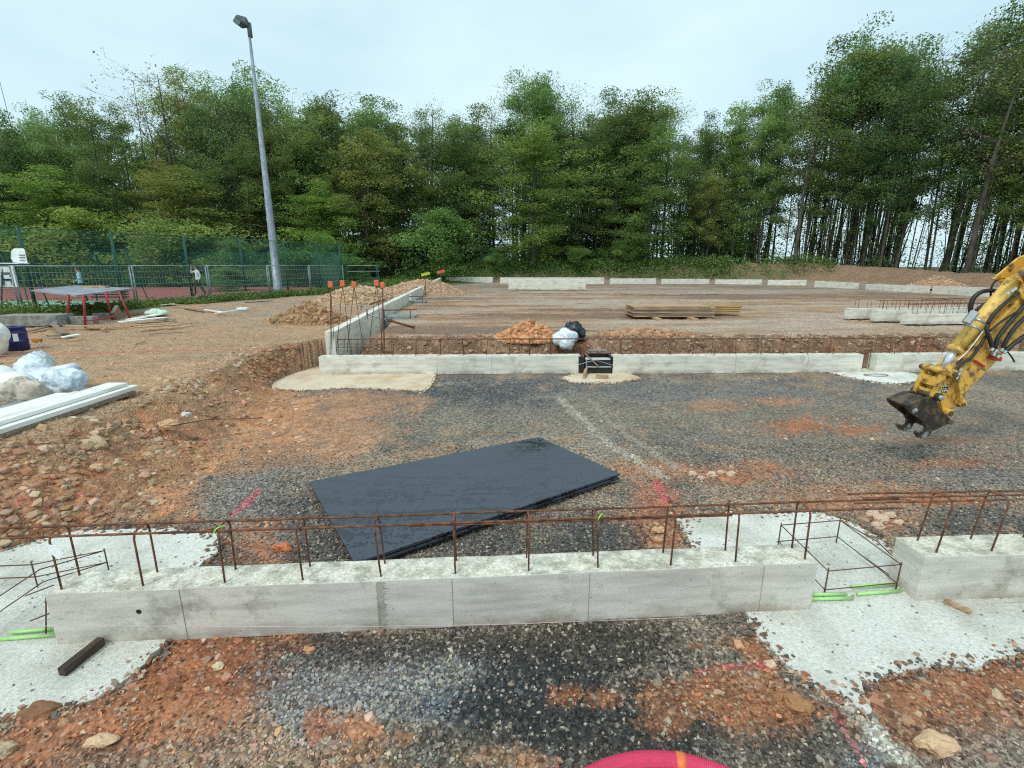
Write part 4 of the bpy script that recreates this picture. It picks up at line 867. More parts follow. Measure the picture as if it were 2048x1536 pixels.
# strings
def line(pts, r, mat, label):
    o = MB().tube(pts, r, 5).build('string_line', mat, None, True); return tag(o, label, 'string line')
line([Y(-40, 1252, 2.93), Y(230, 1252, 2.97), Y(660, 1254, 3.0), Y(1000, 1249, 3.14), Y(1450, 1232, 3.36), Y(2080, 1202, 3.5)], .0022, M['whiteline'], 'thin pale pink string stretched along the foot of the near beam')
line([P(-60, 1026, .55), P(0, 1002, .55), P(250, 889, .62), P(520, 760, .7), Y(648, 681, 12.7)], .0045, M['pinkline'], 'pink string running up over the rubble bank to the wall beam corner')
line([P(-30, 712, .85), P(400, 700, .8), Y(612, 694, 12.3), Y(650, 706, 12.8)], .006, M['pinkline'], 'faint pink string across the upper yard ending at the wall beam')
o = MB().tube([P(340, 852, .5), P(420, 838, .3), P(480, 838, .1), P(525, 835, .02)], .008, 5).build('bent_rod', M['rust_dark'], None, True); tag(o, 'thin bent dark rod lying on the bank below the pink string', 'rod')
# corrugated pipe coil
root = empty('corrugated_pipe', P(1310, 1560, 0), 'pink corrugated conduit bending through the bottom edge of the photo, with an orange sleeve', 'conduit')
cc0 = P(1308, 1509, .12); Rr = .80; ctr = V((cc0.x, cc0.y - Rr - .015, .07)); sects = {'pink': MB(), 'orange': MB()}
def arc(a): return ctr + V((Rr * math.sin(a), Rr * math.cos(a), 0.02))
def ringtube(a0, a1, n, r0, r1, mb):
    pts, rs = [], []
    for i in range(n * 4 + 1):
        a = a0 + (a1 - a0) * i / (n * 4); pts.append(arc(a)); rs.append(r1 if i % 4 in (1, 2) else r0)
    mb.tube(pts, rs, 14)
ringtube(-.95, .145, 84, .047, .053, sects['pink']); ringtube(.205, .95, 56, .047, .053, sects['pink'])
sects['pink'].build('pipe_wall', M['pinkpipe'], root, False)
mb = MB(); mb.tube([arc(.145), arc(.175), arc(.205)], .055, 16); mb.build('sleeve', M['orangepipe'], root, True)

# ------------------------------------------------------------------ corner starter bars with caps
def starter(uc, vc, legs, y, label):
    top = Y(uc, vc, y); root = empty('starter_bar', V((top.x, y, .46)), label, 'starter bar', 'orange-capped starter bars at the corner')
    for (u1, v1, dy) in legs:
        f = Y(u1, v1, y + dy); MB().tube([V((top.x, y, top.z - .02)), f], .0085, 6).build('bar', M['rust'], root, True)
    w = .045; MB().box(top, (.11, .09, .15), .1).build('safety_cap', M['orange'], root, bevel=.012)
starter(661, 569, [(664, 712, .1), (670, 714, .12), (660, 712, .05)], 12.66, 'leftmost bundle of rusty starter bars under an orange cap')
starter(685, 567, [(672, 714, .1), (702, 712, .1)], 12.7, 'pair of splayed starter bars under the second orange cap from the left')
starter(708, 569, [(693, 714, .05), (729, 711, .05)], 12.68, 'pair of splayed starter bars under the third orange cap from the left')
starter(753, 566, [(740, 675, .9), (766, 705, .2)], 12.75, 'pair of starter bars under the second orange cap from the right')
starter(765, 570, [(763, 700, .15), (770, 708, .12), (768, 700, .05)], 12.7, 'thick bundle of starter bars under the rightmost orange cap')
cg = empty('rebar_cage', P(700, 720, .4), 'low grid of thin rebar behind the left end of the second row of beams', 'rebar cage')
for k in range(4): MB().tube([Y(668, 688 + k * 7, 12.95), Y(772, 688 + k * 7, 12.95)], .006, 4).build('hoop', M['rust_dark'], cg)
MB().tube([Y(672, 679, 12.95), Y(790, 677, 12.95)], .014, 5).build('tie_bar', M['rust_dark'], cg)
for k in range(8): MB().tube([Y(676 + k * 13, 678, 12.93), Y(677 + k * 13, 716, 12.93)], .006, 4).build('upright_bar', M['rust_dark'], cg)
def stake(u, vt, vb, y, capm, label):
    t, b = Y(u, vt, y), Y(u, vb, y); root = empty('marker_stake', b, label, 'marker stake')
    MB().tube([b, t], .02, 6).build('rod', M['rust_dark'], root, True)
    for k, dx in enumerate((-.16, 0, .17)): MB().box(t + V((dx, 0, .04 * k - .05)), (.17, .12, .16), .3 * k).build('safety_cap', capm, root, bevel=.01)
stake(851, 548, 590, 29, basic('yellow_green_cap', (190, 200, 50), .5), 'rusty stake with yellow-green caps beside the wall beam'); stake(882, 543, 585, 33, M['orange'], 'rusty stake with orange caps near the far end of the wall beam')
def prop(p0, p1, label, r=.035):
    root = empty('steel_prop', (p0 + p1) / 2, label, 'steel prop'); md = p0.lerp(p1, .45)
    MB().tube([p0, md], r * .72, 8).build('inner_tube', M['galv'], root, True); MB().tube([md, p1], r, 8).build('outer_tube', M['rust'], root, True)
    d = (p1 - p0).normalized()
    MB().tube([md - d * .05, md + d * .1], r * 1.5, 10).build('collar', M['rust_dark'], root, True)
    MB().box(p1, (.02, .14, .14), 0, 0, .3).build('foot_plate', M['rust'], root); MB().box(p0, (.02, .12, .30)).build('head_plate', M['galv'], root)
prop(Y(734, 628, 14.6), Y(828, 655, 14.9), 'rusty steel prop bracing the nearest piece of the wall beam'); prop(Y(722, 614, 20.3), Y(768, 600, 20.6), 'rusty prop on the yard side behind the wall beam', .03)
# formwork boxes at the wall joints
for (u, v, y, w, lab) in ((800, 632, 19.8, 1.3, 'dark formwork channel at the first joint of the wall beam'), (828, 602, 27.8, 1.4, 'dark formwork channel at the second joint of the wall beam')):
    c = Y(u, v, y); root = empty('formwork_channel', c, lab, 'formwork')
    MB().box(c, (w, .9, .06)).build('top_plate', M['galv'], root); MB().box(c + V((0, -.42, -.2)), (w, .04, .35)).build('side_plate', M['galv'], root)
    for k in (-1, 1): MB().tube([c + V((k * w * .4, -.45, -.35)), c + V((k * w * .4, -.45, .3))], .02, 5).build('post', M['rust_dark'], root)
    MB().tube([c + V((-w * .5, -.45, .28)), c + V((w * .6, -.45, .3))], .025, 5).build('rail', M['rust_dark'], root)
# black formwork box in the middle gap
fb = empty('formwork_box', P(1192, 752, 0), 'black steel formwork box closing the gap in the middle of the second row of beams', 'formwork box')
yb = 12.25
def qx_(u, v, y): return Y(u, v, y)
MB().prism([qx_(1157, 712, yb + .05), qx_(1168, 716, yb), qx_(1168, 750, yb), qx_(1157, 749, yb + .05)], (0, .5, 0)).build('side_panel', M['dark'], fb)
MB().prism([qx_(1172, 720, yb), qx_(1223, 720, yb), qx_(1223, 755, yb), qx_(1172, 755, yb)], (0, .04, 0)).build('front_panel', M['dark'], fb)
MB().prism([qx_(1168, 707, yb + .55), qx_(1224, 707, yb + .55), qx_(1224, 752, yb + .55), qx_(1168, 752, yb + .55)], (0, .04, 0)).build('back_panel', M['dark'], fb)
MB().prism([qx_(1222, 714, yb), qx_(1226, 714, yb), qx_(1226, 752, yb), qx_(1222, 752, yb)], (0, .6, 0)).build('side_panel', M['dark'], fb)
MB().prism([qx_(1172, 719.5, yb + .03), qx_(1222, 719.5, yb + .03), qx_(1218, 715, yb + .3), qx_(1170, 715, yb + .3)], (0, 0, -.02)).build('fresh_concrete', M['conc'], fb)
MB().tube([qx_(1174, 734, yb - .03), qx_(1222, 734, yb - .03)], .02, 5).build('frame_rail', M['galv'], fb)
MB().tube([qx_(1173, 720, yb - .03), qx_(1173, 756, yb - .03)], .02, 5).build('frame_rail', M['galv'], fb)
MB().tube([qx_(1170, 707, yb - .02), qx_(1197, 733, yb - .06)], .022, 5).build('brace', M['woodgrey'], fb)
MB().tube([qx_(1155, 730, yb - .05), qx_(1190, 720, yb - .05), qx_(1227, 731, yb - .05)], .008, 4).build('clamp_rod', M['galv'], fb)
MB().tube([qx_(1177, 707, yb + .5), qx_(1177, 700.5, yb + .5), qx_(1213, 700.5, yb + .5), qx_(1213, 707, yb + .5)], .02, 5).build('frame_rail', M['galv'], fb)
timber(P(1192, 756, .02), P(1216, 756, .02), .08, .08, M['wood'], 'short pale wood block at the foot of the black formwork box'); timber(P(1168, 757, .02), P(1173, 745, .02), .06, .14, M['wood'], 'upright pale wood peg at the left of the black formwork box')

# ------------------------------------------------------------------ lumber, bags
yl = P(1275, 638, Z_IN).y
for k in range(8):
    random.seed(k); z = Z_IN + .10 + k * .054; x0 = Y(1268 - 2 + random.uniform(-3, 3), 620, yl).x; x1 = Y(1428 + random.uniform(-3, 3) - (5 if k == 7 else 0), 620, yl).x
    o = MB().box(((x0 + x1) / 2, yl + .55, z), (x1 - x0, 1.1 + random.uniform(-.04, .04), .046), random.uniform(-.01, .01)).build('wooden_board', M['wood' if k % 3 == 0 or k == 7 else 'woodgrey'], bevel=.004)
    tag(o, ['lowest board', 'second board from the bottom', 'third board from the bottom', 'fourth board from the bottom', 'fifth board from the bottom', 'third board from the top', 'second board from the top', 'topmost board'][k] + ' of the timber stack on the inner platform', 'wooden board', 'boards of the timber stack')
for k in range(4):
    for j in range(2):
        z = Z_IN + .13 + k * .085; x0, x1 = (Y(1252, 620, yl + 1.3).x, Y(1479, 620, yl + 1.3).x)
        o = MB().box(((x0 + x1) / 2 + .03 * k, yl + 1.35 + .3 * j, z), (x1 - x0, .2, .075)).build('timber_beam', M['woodyellow'], bevel=.004)
        tag(o, '%s yellow shuttering beam, %s row, behind the timber stack' % (['lowest', 'second lowest', 'second highest', 'highest'][k], 'front' if j == 0 else 'rear'), 'timber beam', 'yellow shuttering beams behind the boards')
for u in (1318, 1390):
    p = P(u, 641, Z_IN); o = MB().box((p.x, p.y + .7, Z_IN + .035), (.22, 1.6, .075)).build('timber_bearer', M['wood']); tag(o, 'timber bearer under the %s of the board stack' % ('left half' if u < 1350 else 'right half'), 'timber bearer', 'bearers under the board stack')
timber(P(1222, 619, Z_IN), P(1256, 619, Z_IN), .12, .05, M['wood'], 'pale board end sticking out left of the timber stack')
# long thin planks on the platform
for (u0, v0, u1, v1, lab) in ((870, 577, 945, 582, 'nearer one beside the wall beam'), (872, 582, 962, 586, 'longest one beside the wall beam'), (1040, 587, 1140, 587, 'in front of the tall standing beam'), (1145, 587, 1330, 588, 'right of the tall standing beam'), (1360, 588, 1500, 589, 'in the middle of the far platform'), (1840, 598, 1985, 599, 'behind the stored beams'), (950, 584, 1020, 586, 'left of the tall standing beam')):
    timber(P(u0, v0, Z_IN + .02), P(u1, v1, Z_IN + .02), .25, .04, M['wood'], 'thin pale plank lying flat, ' + lab, 'plank', 'plank', 'thin planks on the far platform')
def blob(pts, name, mat, label, cat, seed=0, sub=4, squash=None, wr=.10, parent=None):
    """a lumpy sack: union of a few displaced spheres in one closed skin via metaball-like max field on a sphere"""
    c = sum((V(p[:3]) for p in pts), V()) / len(pts); bm = bmesh.new(); bmesh.ops.create_icosphere(bm, subdivisions=sub, radius=1)
    for w in bm.verts:
        d = w.co.normalized(); best = 0.02
        for p in pts:
            o_ = V(p[:3]) - c; r = p[3]; b_ = d.dot(o_); q = b_ * b_ - (o_.length_squared - r * r)
            if q > 0: best = max(best, b_ + math.sqrt(q))
        w1_ = .5 * float(fbm(d.x * 2 + seed, d.y * 2 + d.z * 2, seed + 5, 2)); n_ = 1 + wr * float(fbm(d.x * 3 + seed + d.z, d.y * 3 + d.z * 2, seed, 4, .6)) - wr * 1.3 * abs(float(fbm(d.x * 3.6 + d.z * 2.5 + seed + w1_ * 3, d.y * 3.6 - d.z + w1_ * 2, seed + 9, 4, .6))) - wr * .3 * abs(float(fbm(d.x * 8 - d.z * 6 + seed, d.y * 8 + d.z * 5 + w1_ * 4, seed + 19, 3)))
        w.co = d * best * n_
        if squash: w.co.z *= squash
    me = bpy.data.meshes.new(name); bm.to_mesh(me); bm.free(); me.materials.append(mat)
    me.polygons.foreach_set('use_smooth', [True] * len(me.polygons))
    o = link_mesh(name, me, None, c); return tag(o, label, cat)
q = Y(1131, 675, 13.35); blob([(q.x, q.y, q.z, .27), (q.x - .18, q.y, q.z - .03, .2), (q.x + .16, q.y, q.z + .02, .2), (q.x + .02, q.y - .1, q.z - .12, .22)], 'plastic_bag', M['whitesheet'], 'bulging white plastic bag on the trench edge by the orange soil', 'plastic bag', 3, wr=.2)
q = Y(1146, 661, 13.8); blob([(q.x, q.y, q.z, .28), (q.x - .15, q.y, q.z - .05, .2), (q.x + .2, q.y, q.z - .1, .2)], 'plastic_bag', M['blacksheet'], 'shiny black plastic bag right behind the white one', 'plastic bag', 8, wr=.22)

# ------------------------------------------------------------------ left yard: boards, sheets, drum, table
def strip(p0, p1, w, th, mat, label, name='insulation_board', cat='insulation board', group='long white boards on the bank edge', z=0):
    return timber(p0, p1, w, th, mat, label, name, cat, group)
def bd(k, off, z, w, L0, L1, mat, lab, th=.05):
    # boards run along +y on the edge of the upper yard; photo tip near (275,785)
    a_, b_ = V((-6.1 - off - 1.1, 4.2 + L0, Z_UP + z)), V((-6.05 - off, 7.55 + L1, Z_UP + z)); d_ = (b_ - a_); a2_ = b_ - d_.normalized() * 4.2
    return strip(a2_, b_, w, th, mat, lab)
tipL = P(272, 786, Z_UP + .03); rootL = P(-80, 905, Z_UP + .03); dL = (tipL - rootL).normalized(); nL = V((-dL.y, dL.x, 0))
def board(off, z, w, tip, mat, lab, th=.05):
    b_ = tipL + nL * (off + w / 2) + dL * tip; a_ = b_ - dL * 4.6; a_.z = b_.z = Z_UP + z
    return strip(a_, b_, w, th, mat, lab)
board(.0, .02, .34, 0.0, M['woodgrey'], 'grey bottom board nearest the bank edge under the white ones', .05); board(.02, .075, .30, .12, M['insul'], 'white insulation board nearest the bank edge', .06)
board(.14, .14, .32, .05, M['insul'], 'white insulation board lying across the top of the stack', .05); board(.40, .075, .34, -.25, M['insul'], 'second white insulation board from the bank edge', .05)
board(.48, .13, .26, -.55, M['insul'], 'short-ended white board on the middle of the stack', .05); board(.80, .06, .22, -.5, M['galv'], 'long pale metal channel on the far side of the white boards', .07)
board(1.04, .05, .09, -.2, M['tabletop'], 'narrow grey metal rail beside the white boards', .06)
# plastic sheets over sacks
def pz(u, v, z): return P(u, v, z)
b0 = pz(70, 752, .95); blob([(b0.x - .5, b0.y + .5, 1.0, .26), (b0.x - .25, b0.y + .2, .95, .28), (b0.x, b0.y, .9, .26), (b0.x + .3, b0.y - .1, .9, .24), (b0.x + .5, b0.y, .95, .22), (b0.x - .75, b0.y + .9, 1.0, .24)], 'plastic_sheet', M['whitesheet'], 'crumpled translucent white plastic sheet heaped beside the boards', 'plastic sheet', 4, 5, wr=.22)
b0 = pz(118, 770, .9); blob([(b0.x, b0.y, .9, .28), (b0.x + .15, b0.y + .05, .92, .24), (b0.x - .3, b0.y + .05, .88, .24)], 'plastic_sack', M['whitesheet'], 'shiny white plastic sack at the right end of the sheet heap', 'plastic sack', 12, 5, wr=.2)
b0 = pz(35, 785, .92); blob([(b0.x, b0.y, .92, .24), (b0.x + .22, b0.y, .9, .2), (b0.x - .2, b0.y, .92, .22)], 'cement_bag', M['cementbag'], 'beige crumpled sack just behind the white boards', 'sack', 21, 5, wr=.18)
b0 = pz(-14, 770, 1.0); blob([(b0.x, b0.y, .95, .36), (b0.x + .35, b0.y, .95, .26)], 'plastic_bag', M['white'], 'smooth white bag at the left edge behind the beige sack', 'plastic bag', 23, 5, wr=.05)
b0 = P(-28, 714, Z_UP); blob([(b0.x, b0.y, Z_UP + .32, .42), (b0.x + .18, b0.y + .05, Z_UP + .5, .32), (b0.x - .3, b0.y, Z_UP + .4, .4)], 'big_bag', M['white'], 'tall white bulk bag at the left edge in front of the blue drum', 'bulk bag', 31, 5, wr=.05)
# blue drum
dp = P(38, 700, Z_UP); dr = empty('drum', dp, 'dark blue plastic drum with a white label at the left edge', 'drum')
def lathe(c, prof, n=28):
    mb = MB(); vs, fs = [], []
    for (r, z) in prof:
        for k in range(n): vs.append(V(c) + V((r * math.cos(2 * math.pi * k / n), r * math.sin(2 * math.pi * k / n), z)))
    for i in range(len(prof) - 1):
        for k in range(n): fs.append((i * n + k, i * n + (k + 1) % n, (i + 1) * n + (k + 1) % n, (i + 1) * n + k))
    fs.append(tuple(range(n))[::-1]); return mb.add(vs, fs)
lathe(dp, [(.19, 0), (.215, .02), (.215, .2), (.222, .21), (.222, .23), (.215, .24), (.215, .4), (.226, .41), (.226, .43), (.215, .44), (.212, .54), (.226, .545), (.226, .575), (.205, .575), (.2, .3)]).build('drum_body', M['blue'], dr, True)
for a_ in (0, ): MB().prism([dp + V((.232 * math.cos(t), .232 * math.sin(t), .24)) for t in (-1.0, -.8, -.6)] + [dp + V((.232 * math.cos(t), .232 * math.sin(t), .42)) for t in (-.6, -.8, -1.0)], (.002, -.002, 0)).build('label', M['paper'], dr)
# steel table on red legs
tb = empty('steel_table', P(190, 650, Z_UP), 'grey steel sheet table on red legs in front of the barrier fence', 'table')
zt_ = Z_UP + 1.03; tp_ = [P(60, 580, zt_), P(153, 590.5, zt_), P(268, 576, zt_), P(150, 570.3, zt_)]
MB().prism(tp_, (0, 0, -.05)).build('tabletop', M['tabletop'], tb)
for (u1, v1, u0, v0) in ((137, 589, 135, 649), (167, 590, 171, 656), (211, 583, 225, 640), (237, 581, 262, 641)):
    b_ = P(u0, v0, Z_UP); t_ = Y(u1, v1, b_.y); MB().tube([V((b_.x, b_.y, Z_UP)), t_], .035, 8).build('leg', M['redmetal'], tb, True)
MB().tube([P(168, 643, Z_UP + .15), Y(228, 633, 17.3)], .025, 6).build('brace', M['redmetal'], tb)
o = MB().box(P(189, 574, zt_ + .04) + V((0, 0, 0)), (1.25, .22, .1), -.12).build('timber_offcut', M['wood'], bevel=.006); tag(o, 'mossy pale timber balk lying on the grey steel table', 'timber offcut')
p = P(155, 650, Z_UP); o = MB().box((p.x + .1, p.y + .2, Z_UP + .14), (.75, .3, .28), .1).build('concrete_block', M['block'], bevel=.01); tag(o, 'grey concrete block under the front legs of the steel table', 'concrete block')
p = P(186, 640, Z_UP); o = MB().box((p.x, p.y + .4, Z_UP + .11), (.5, .3, .22), -.3).build('concrete_block', M['block'], bevel=.01); tag(o, 'paler concrete block farther under the steel table', 'concrete block')
p = P(236, 640, Z_UP); o = MB().box((p.x, p.y, Z_UP + .2), (.12, .5, .5), .3, .5).build('plywood_sheet', M['woodgrey'], bevel=.005); tag(o, 'small grey board leaning by the rear legs of the steel table', 'board')
p = P(75, 684, Z_UP); o = MB().box((p.x, p.y, Z_UP + .05), (.2, .12, .09), .2).build('brick', M['orange'] if False else basic('orange_brick', (190, 124, 62), .9), bevel=.006); tag(o, 'small orange-brown block lying alone on the yard', 'brick')
LUM = [(80, 643, 125, 634, .16, 'wood'), (85, 652, 130, 646, .14, 'woodgrey'), (105, 648, 128, 668, .15, 'woodgrey'), (92, 669, 130, 671, .14, 'wood'), (96, 673, 128, 672, .1, 'woodgrey'), (125, 676, 160, 670, .16, 'insul'), (118, 665, 145, 672, .1, 'woodgrey'),
       (55, 664, 92, 655, .12, 'woodgrey'), (130, 652, 205, 655, .16, 'wood'), (168, 660, 262, 654, .12, 'wood'), (205, 661, 212, 655, .08, 'wood'), (240, 645, 330, 636, .3, 'insul'), (250, 652, 340, 648, .2, 'wood'), (262, 640, 325, 628, .35, 'insul'),
       (268, 656, 360, 650, .25, 'wood'), (225, 634, 305, 622, .2, 'woodgrey'), (280, 632, 350, 641, .1, 'woodgrey'), (290, 661, 372, 655, .12, 'wood'), (270, 615, 330, 608, .14, 'wood'), (320, 611, 350, 608, .1, 'insul'), (345, 610, 410, 613, .12, 'wood'),
       (370, 619, 410, 625, .05, 'wooddark'), (410, 620, 450, 626, .12, 'insul'), (430, 628, 475, 621, .1, 'insul'), (490, 606, 545, 602, .08, 'wooddark'), (350, 650, 400, 646, .06, 'wood'), (10, 632, 70, 628, .2, 'woodgrey'), (270, 690, 290, 684, .05, 'wood')]
side = ['near the drum', 'between drum and table', 'in front of the table', 'under the table', 'just right of the table', 'right of the table', 'on the open yard', 'by the grass strip', 'left of the brown soil heap', 'beyond the soil heap']
seen = {}
for k, (u0, v0, u1, v1, w, mt) in enumerate(LUM):
    uc = (u0 + u1) / 2; s_ = 'left of the drum' if uc < 45 else 'behind the drum' if uc < 78 else 'left of the table legs' if uc < 132 else 'under the steel table' if uc < 240 else 'in the litter right of the steel table' if uc < 330 else 'on the open yard below the fence' if uc < 420 else 'on the yard left of the soil heap'
    d_ = {'wood': 'pale', 'woodgrey': 'grey weathered', 'insul': 'white', 'wooddark': 'dark'}[mt] + ' ' + ('broad' if w > .15 else 'narrow' if w < .11 else 'plain') + ' board ' + s_
    n_ = seen.get(d_, 0); seen[d_] = n_ + 1
    if n_: d_ += ', the %s along' % ['', 'next', 'third', 'fourth', 'fifth'][n_]
    random.seed(k); z_ = Z_UP + .02 + .05 * (k % 3)
    timber(P(u0, v0, z_), P(u1, v1, z_ + random.uniform(-.02, .06)), w, .035, M[mt], d_, 'scrap_board', 'scrap board', 'scrap boards on the yard')
# grey ring segment left of the drum, light sheets
p = P(45, 655, Z_UP); o = MB().box((p.x, p.y + .5, Z_UP + .2), (1.9, .8, .36), .12).build('pallet', M['block'], bevel=.01); tag(o, 'low grey block stack behind the blue drum', 'block stack')
p = P(312, 632, Z_UP); blob([(p.x, p.y, Z_UP + .15, .28), (p.x + .3, p.y, Z_UP + .12, .22), (p.x - .25, p.y, Z_UP + .1, .2)], 'plastic_sheet', basic('pale_green_sheet', (206, 232, 212), .5, bump=.3, bscale=20), 'pale green crumpled sheet in the litter right of the steel table', 'plastic sheet', 41, 4, .6)
p = P(485, 621, Z_UP); o = MB().box((p.x, p.y, Z_UP + .07), (.45, .25, .13), .2).build('polystyrene_block', M['white'], bevel=.03); tag(o, 'small white block lying on the yard left of the soil heap', 'block')

# ------------------------------------------------------------------ lamp mast
lb = P(556, 580, Z_UP); lb = V((lb.x, 35.5, Z_UP)); lb.x = Y(556, 575, 35.5).x; top = Y(500, 62, 35.5)
lm = empty('lamp_post', lb, 'very tall grey floodlight mast standing in the grass by the barrier fence', 'lamp post')
top = V((lb.x + .05, lb.y, top.z))
lathe(lb, [(.36, 0), (.36, .03), (.34, .05)] + [(.30 - .225 * t, .05 + (top.z - Z_UP - .05) * t) for t in (0, .25, .5, .75, 1)], 16).build('mast', M['pole'], lm, True)
MB().tube([top + V((0, 0, -.35)), top + V((0, 0, .45))], .14, 12).build('mast_head', M['lampgrey'], lm, True)
hd = top + V((-.55, -.25, .55)); ax = V((-.62, -.5, .30)).normalized()   # housing leans out towards the camera-left
s_ = V((-ax.y, ax.x, 0)).normalized(); n_ = ax.cross(s_).normalized()
def hp(a_, b_, c_): return top + V((0, 0, .22)) + (ax * a_ + s_ * b_ + n_ * c_) * .8
MB().add([hp(.1, -.18, -.1), hp(.1, .18, -.1), hp(.1, .18, .22), hp(.1, -.18, .22), hp(.4, -.56, -.2), hp(.4, .56, -.2), hp(.4, .42, .38), hp(.4, -.42, .38), hp(1.1, -.5, -.1), hp(1.1, .5, -.1), hp(1.0, .3, .2), hp(1.0, -.3, .2)],
         [(0, 1, 2, 3), (0, 4, 5, 1), (1, 5, 6, 2), (2, 6, 7, 3), (3, 7, 4, 0), (4, 8, 9, 5), (5, 9, 10, 6), (6, 10, 11, 7), (7, 11, 8, 4), (8, 11, 10, 9)]).build('lamp_housing', M['lampgrey'], lm, bevel=.03)
MB().prism([hp(.66, -.46, -.185), hp(.66, .46, -.185), hp(1.06, .42, -.125), hp(1.06, -.42, -.125)], -n_ * .02).build('lamp_glass', M['lampglass'], lm)

# ------------------------------------------------------------------ fences
def fpanel(a, b, label, group, h=2.0, grid=True):
    a, b = V(a), V(b); root = empty('barrier_fence', a, label, 'barrier fence', group); d = (b - a); L = d.length; d.normalize()
    i = d * .06
    MB().tube([a + i, a + i + V((0, 0, h))], .032, 6).build('post', M['galv'], root, True); MB().tube([b - i, b - i + V((0, 0, h))], .032, 6).build('post', M['galv'], root, True)
    MB().tube([a + i + V((0, 0, h - .03)), b - i + V((0, 0, h - .03))], .024, 6).build('top_rail', M['galv'], root, True); MB().tube([a + i + V((0, 0, .15)), b - i + V((0, 0, .15))], .024, 6).build('bottom_rail', M['galv'], root, True)
    mb = MB(); n = int(L / .14)
    for k in range(1, n): p = a + d * (L * k / n); mb.tube([p + V((0, 0, .15)), p + V((0, 0, h - .03))], .0035, 3, False)
    for z in (.35, .6, .85, 1.1, 1.4, 1.7): mb.tube([a + i + V((0, 0, z)), b - i + V((0, 0, z))], .006, 3, False)
    mb.build('wire_mesh', M['galv'], root)
    for p in (a, b): pass
    MB().box(a + V((0, 0, .07)), (.6, .22, .14), .8).build('foot_block', M['block'], root, bevel=.02)
bp_ = []
for u, s in ((-215, -3.9), (51, 0), (283, 4.4), (430, 8.3), (548, 12.4), (628, 15.9), (696, 19.4)):
    bp_.append(V((-20.06 + .37 * s, 20 + .93 * s, Z_UP)))
bn = ['leftmost wire barrier panel, in front of the scoreboard', 'wire barrier panel behind the steel table', 'wire barrier panel in front of the walking person', 'wire barrier panel just left of the tall lamp mast', 'wire barrier panel just right of the tall lamp mast', 'last full wire barrier panel, behind the pale soil heap']
for k in range(6): fpanel(bp_[k], bp_[k + 1], bn[k], 'galvanised wire barrier panels')
# swung panels past the end
def gate(a, b, label):
    a, b = V(a), V(b); root = empty('barrier_gate', a, label, 'barrier', 'white and green barriers past the fence end')
    for z in (.5, 1.0, 1.5, 1.95): MB().tube([a + V((0, 0, z)), b + V((0, 0, z))], .03, 5).build('rail', M['galv'] if z != 1.0 else M['greenmetal'], root)
    for t in (0, .5, 1): MB().tube([a.lerp(b, t), a.lerp(b, t) + V((0, 0, 2))], .035, 5).build('post', M['greenmetal'], root)
g1, g2, g3 = V((-12.7, 38.4, Z_UP)), V((-10.9, 41, Z_UP)), V((-10.1, 37.2, Z_UP))
gate(g1, g2, 'barrier with pale rails just past the end of the wire panels'); gate(g2, g3, 'barrier standing at an angle, farthest right of the fence line')
# green court fence: near side, far side
def netfence(posts, h, label, pr=.05, step=.07, r=.0042):
    root = empty('court_fence', posts[0], label, 'court fence')
    for a, b in zip(posts[:-1], posts[1:]):
        a, b = V(a), V(b); d = b - a; n = int(d.length / step); mb = MB()
        for k in range(1, n): p = a + d * (k / n); mb.tube([p + V((0, 0, .03)), p + V((0, 0, h))], r, 3, False)
        for k in range(int(h / step) + 1): mb.tube([a + V((0, 0, .05 + k * step)), b + V((0, 0, .05 + k * step))], r, 3, False)
        mb.build('netting', M['greennet'], root)
    for p in posts: MB().tube([V(p), V(p) + V((0, 0, h + .05))], pr, 8).build('post', M['greenmetal'], root, True)
    for a, b in zip(posts[:-1], posts[1:]): MB().tube([V(a) + V((0, 0, h)), V(b) + V((0, 0, h))], .022, 5).build('rail', M['greenmetal'], root, True)
zf = Z_UP
netfence([(-23.4, 19.2, zf), (-22, 22.6, zf), (-20.6, 26, zf), (-19.1, 29.4, zf), (-17.6, 32.6, zf), (-16.2, 35.7, zf), (-15.0, 38.6, zf), (-14.1, 41.2, zf)], 3.62, 'tall green netting fence on the near side of the sports court', .075)
netfence([(-14.1, 41.3, zf), (-17.0, 44.4, zf), (-21, 44.4, zf), (-25, 44.5, zf), (-29, 44.5, zf), (-33, 44.5, zf), (-37, 44.5, zf), (-41, 44.5, zf), (-46, 44.5, zf)], 3.0, 'green netting fence on the far side of the court below the trees', .05, .1, .006)
for (u0, v0, s_, lab) in ((242, 504, 26.8, 'green tapered net frame behind the second tall green post'), (688, 510, 40.5, 'green tapered net frame at the right end of the court fence')):
    t_ = Y(u0, v0, s_); root = empty('net_frame', V((t_.x, s_, zf)), lab, 'net frame')
    w = .28 if s_ < 30 else .3
    MB().tube([V((t_.x - w * 2.1, s_, zf)), t_ + V((-w, 0, 0)), t_ + V((-w * .7, 0, .12)), t_ + V((w * .7, 0, .12)), t_ + V((w, 0, 0)), V((t_.x + w * 2.1, s_ + .6, zf))], .03, 6).build('frame_tube', M['greenmetal'], root, True)
    MB().tube([V((t_.x - w * 1.4, s_, zf + 1)), V((t_.x + w * 1.5, s_ + .3, zf + 1))], .02, 5).build('cross_bar', M['greenmetal'], root)
# bench on the court
bq = P(222, 611, zf + .4); root = empty('bench', (bq.x, 26.9, zf), 'dark slatted bench on the green court behind the table', 'bench')
for k in range(4): MB().box((Y(222, 600, 26.9).x, 26.9 + .02 * k, zf + .3 + .14 * k), (1.9, .05, .07), .1).build('slat', M['rubber'], root)
for s_ in (-.8, .8): MB().tube([(Y(222, 600, 26.9).x + s_, 26.95, zf), (Y(222, 600, 26.9).x + s_, 26.95, zf + .75)], .03, 5).build('leg', M['rubber'], root)
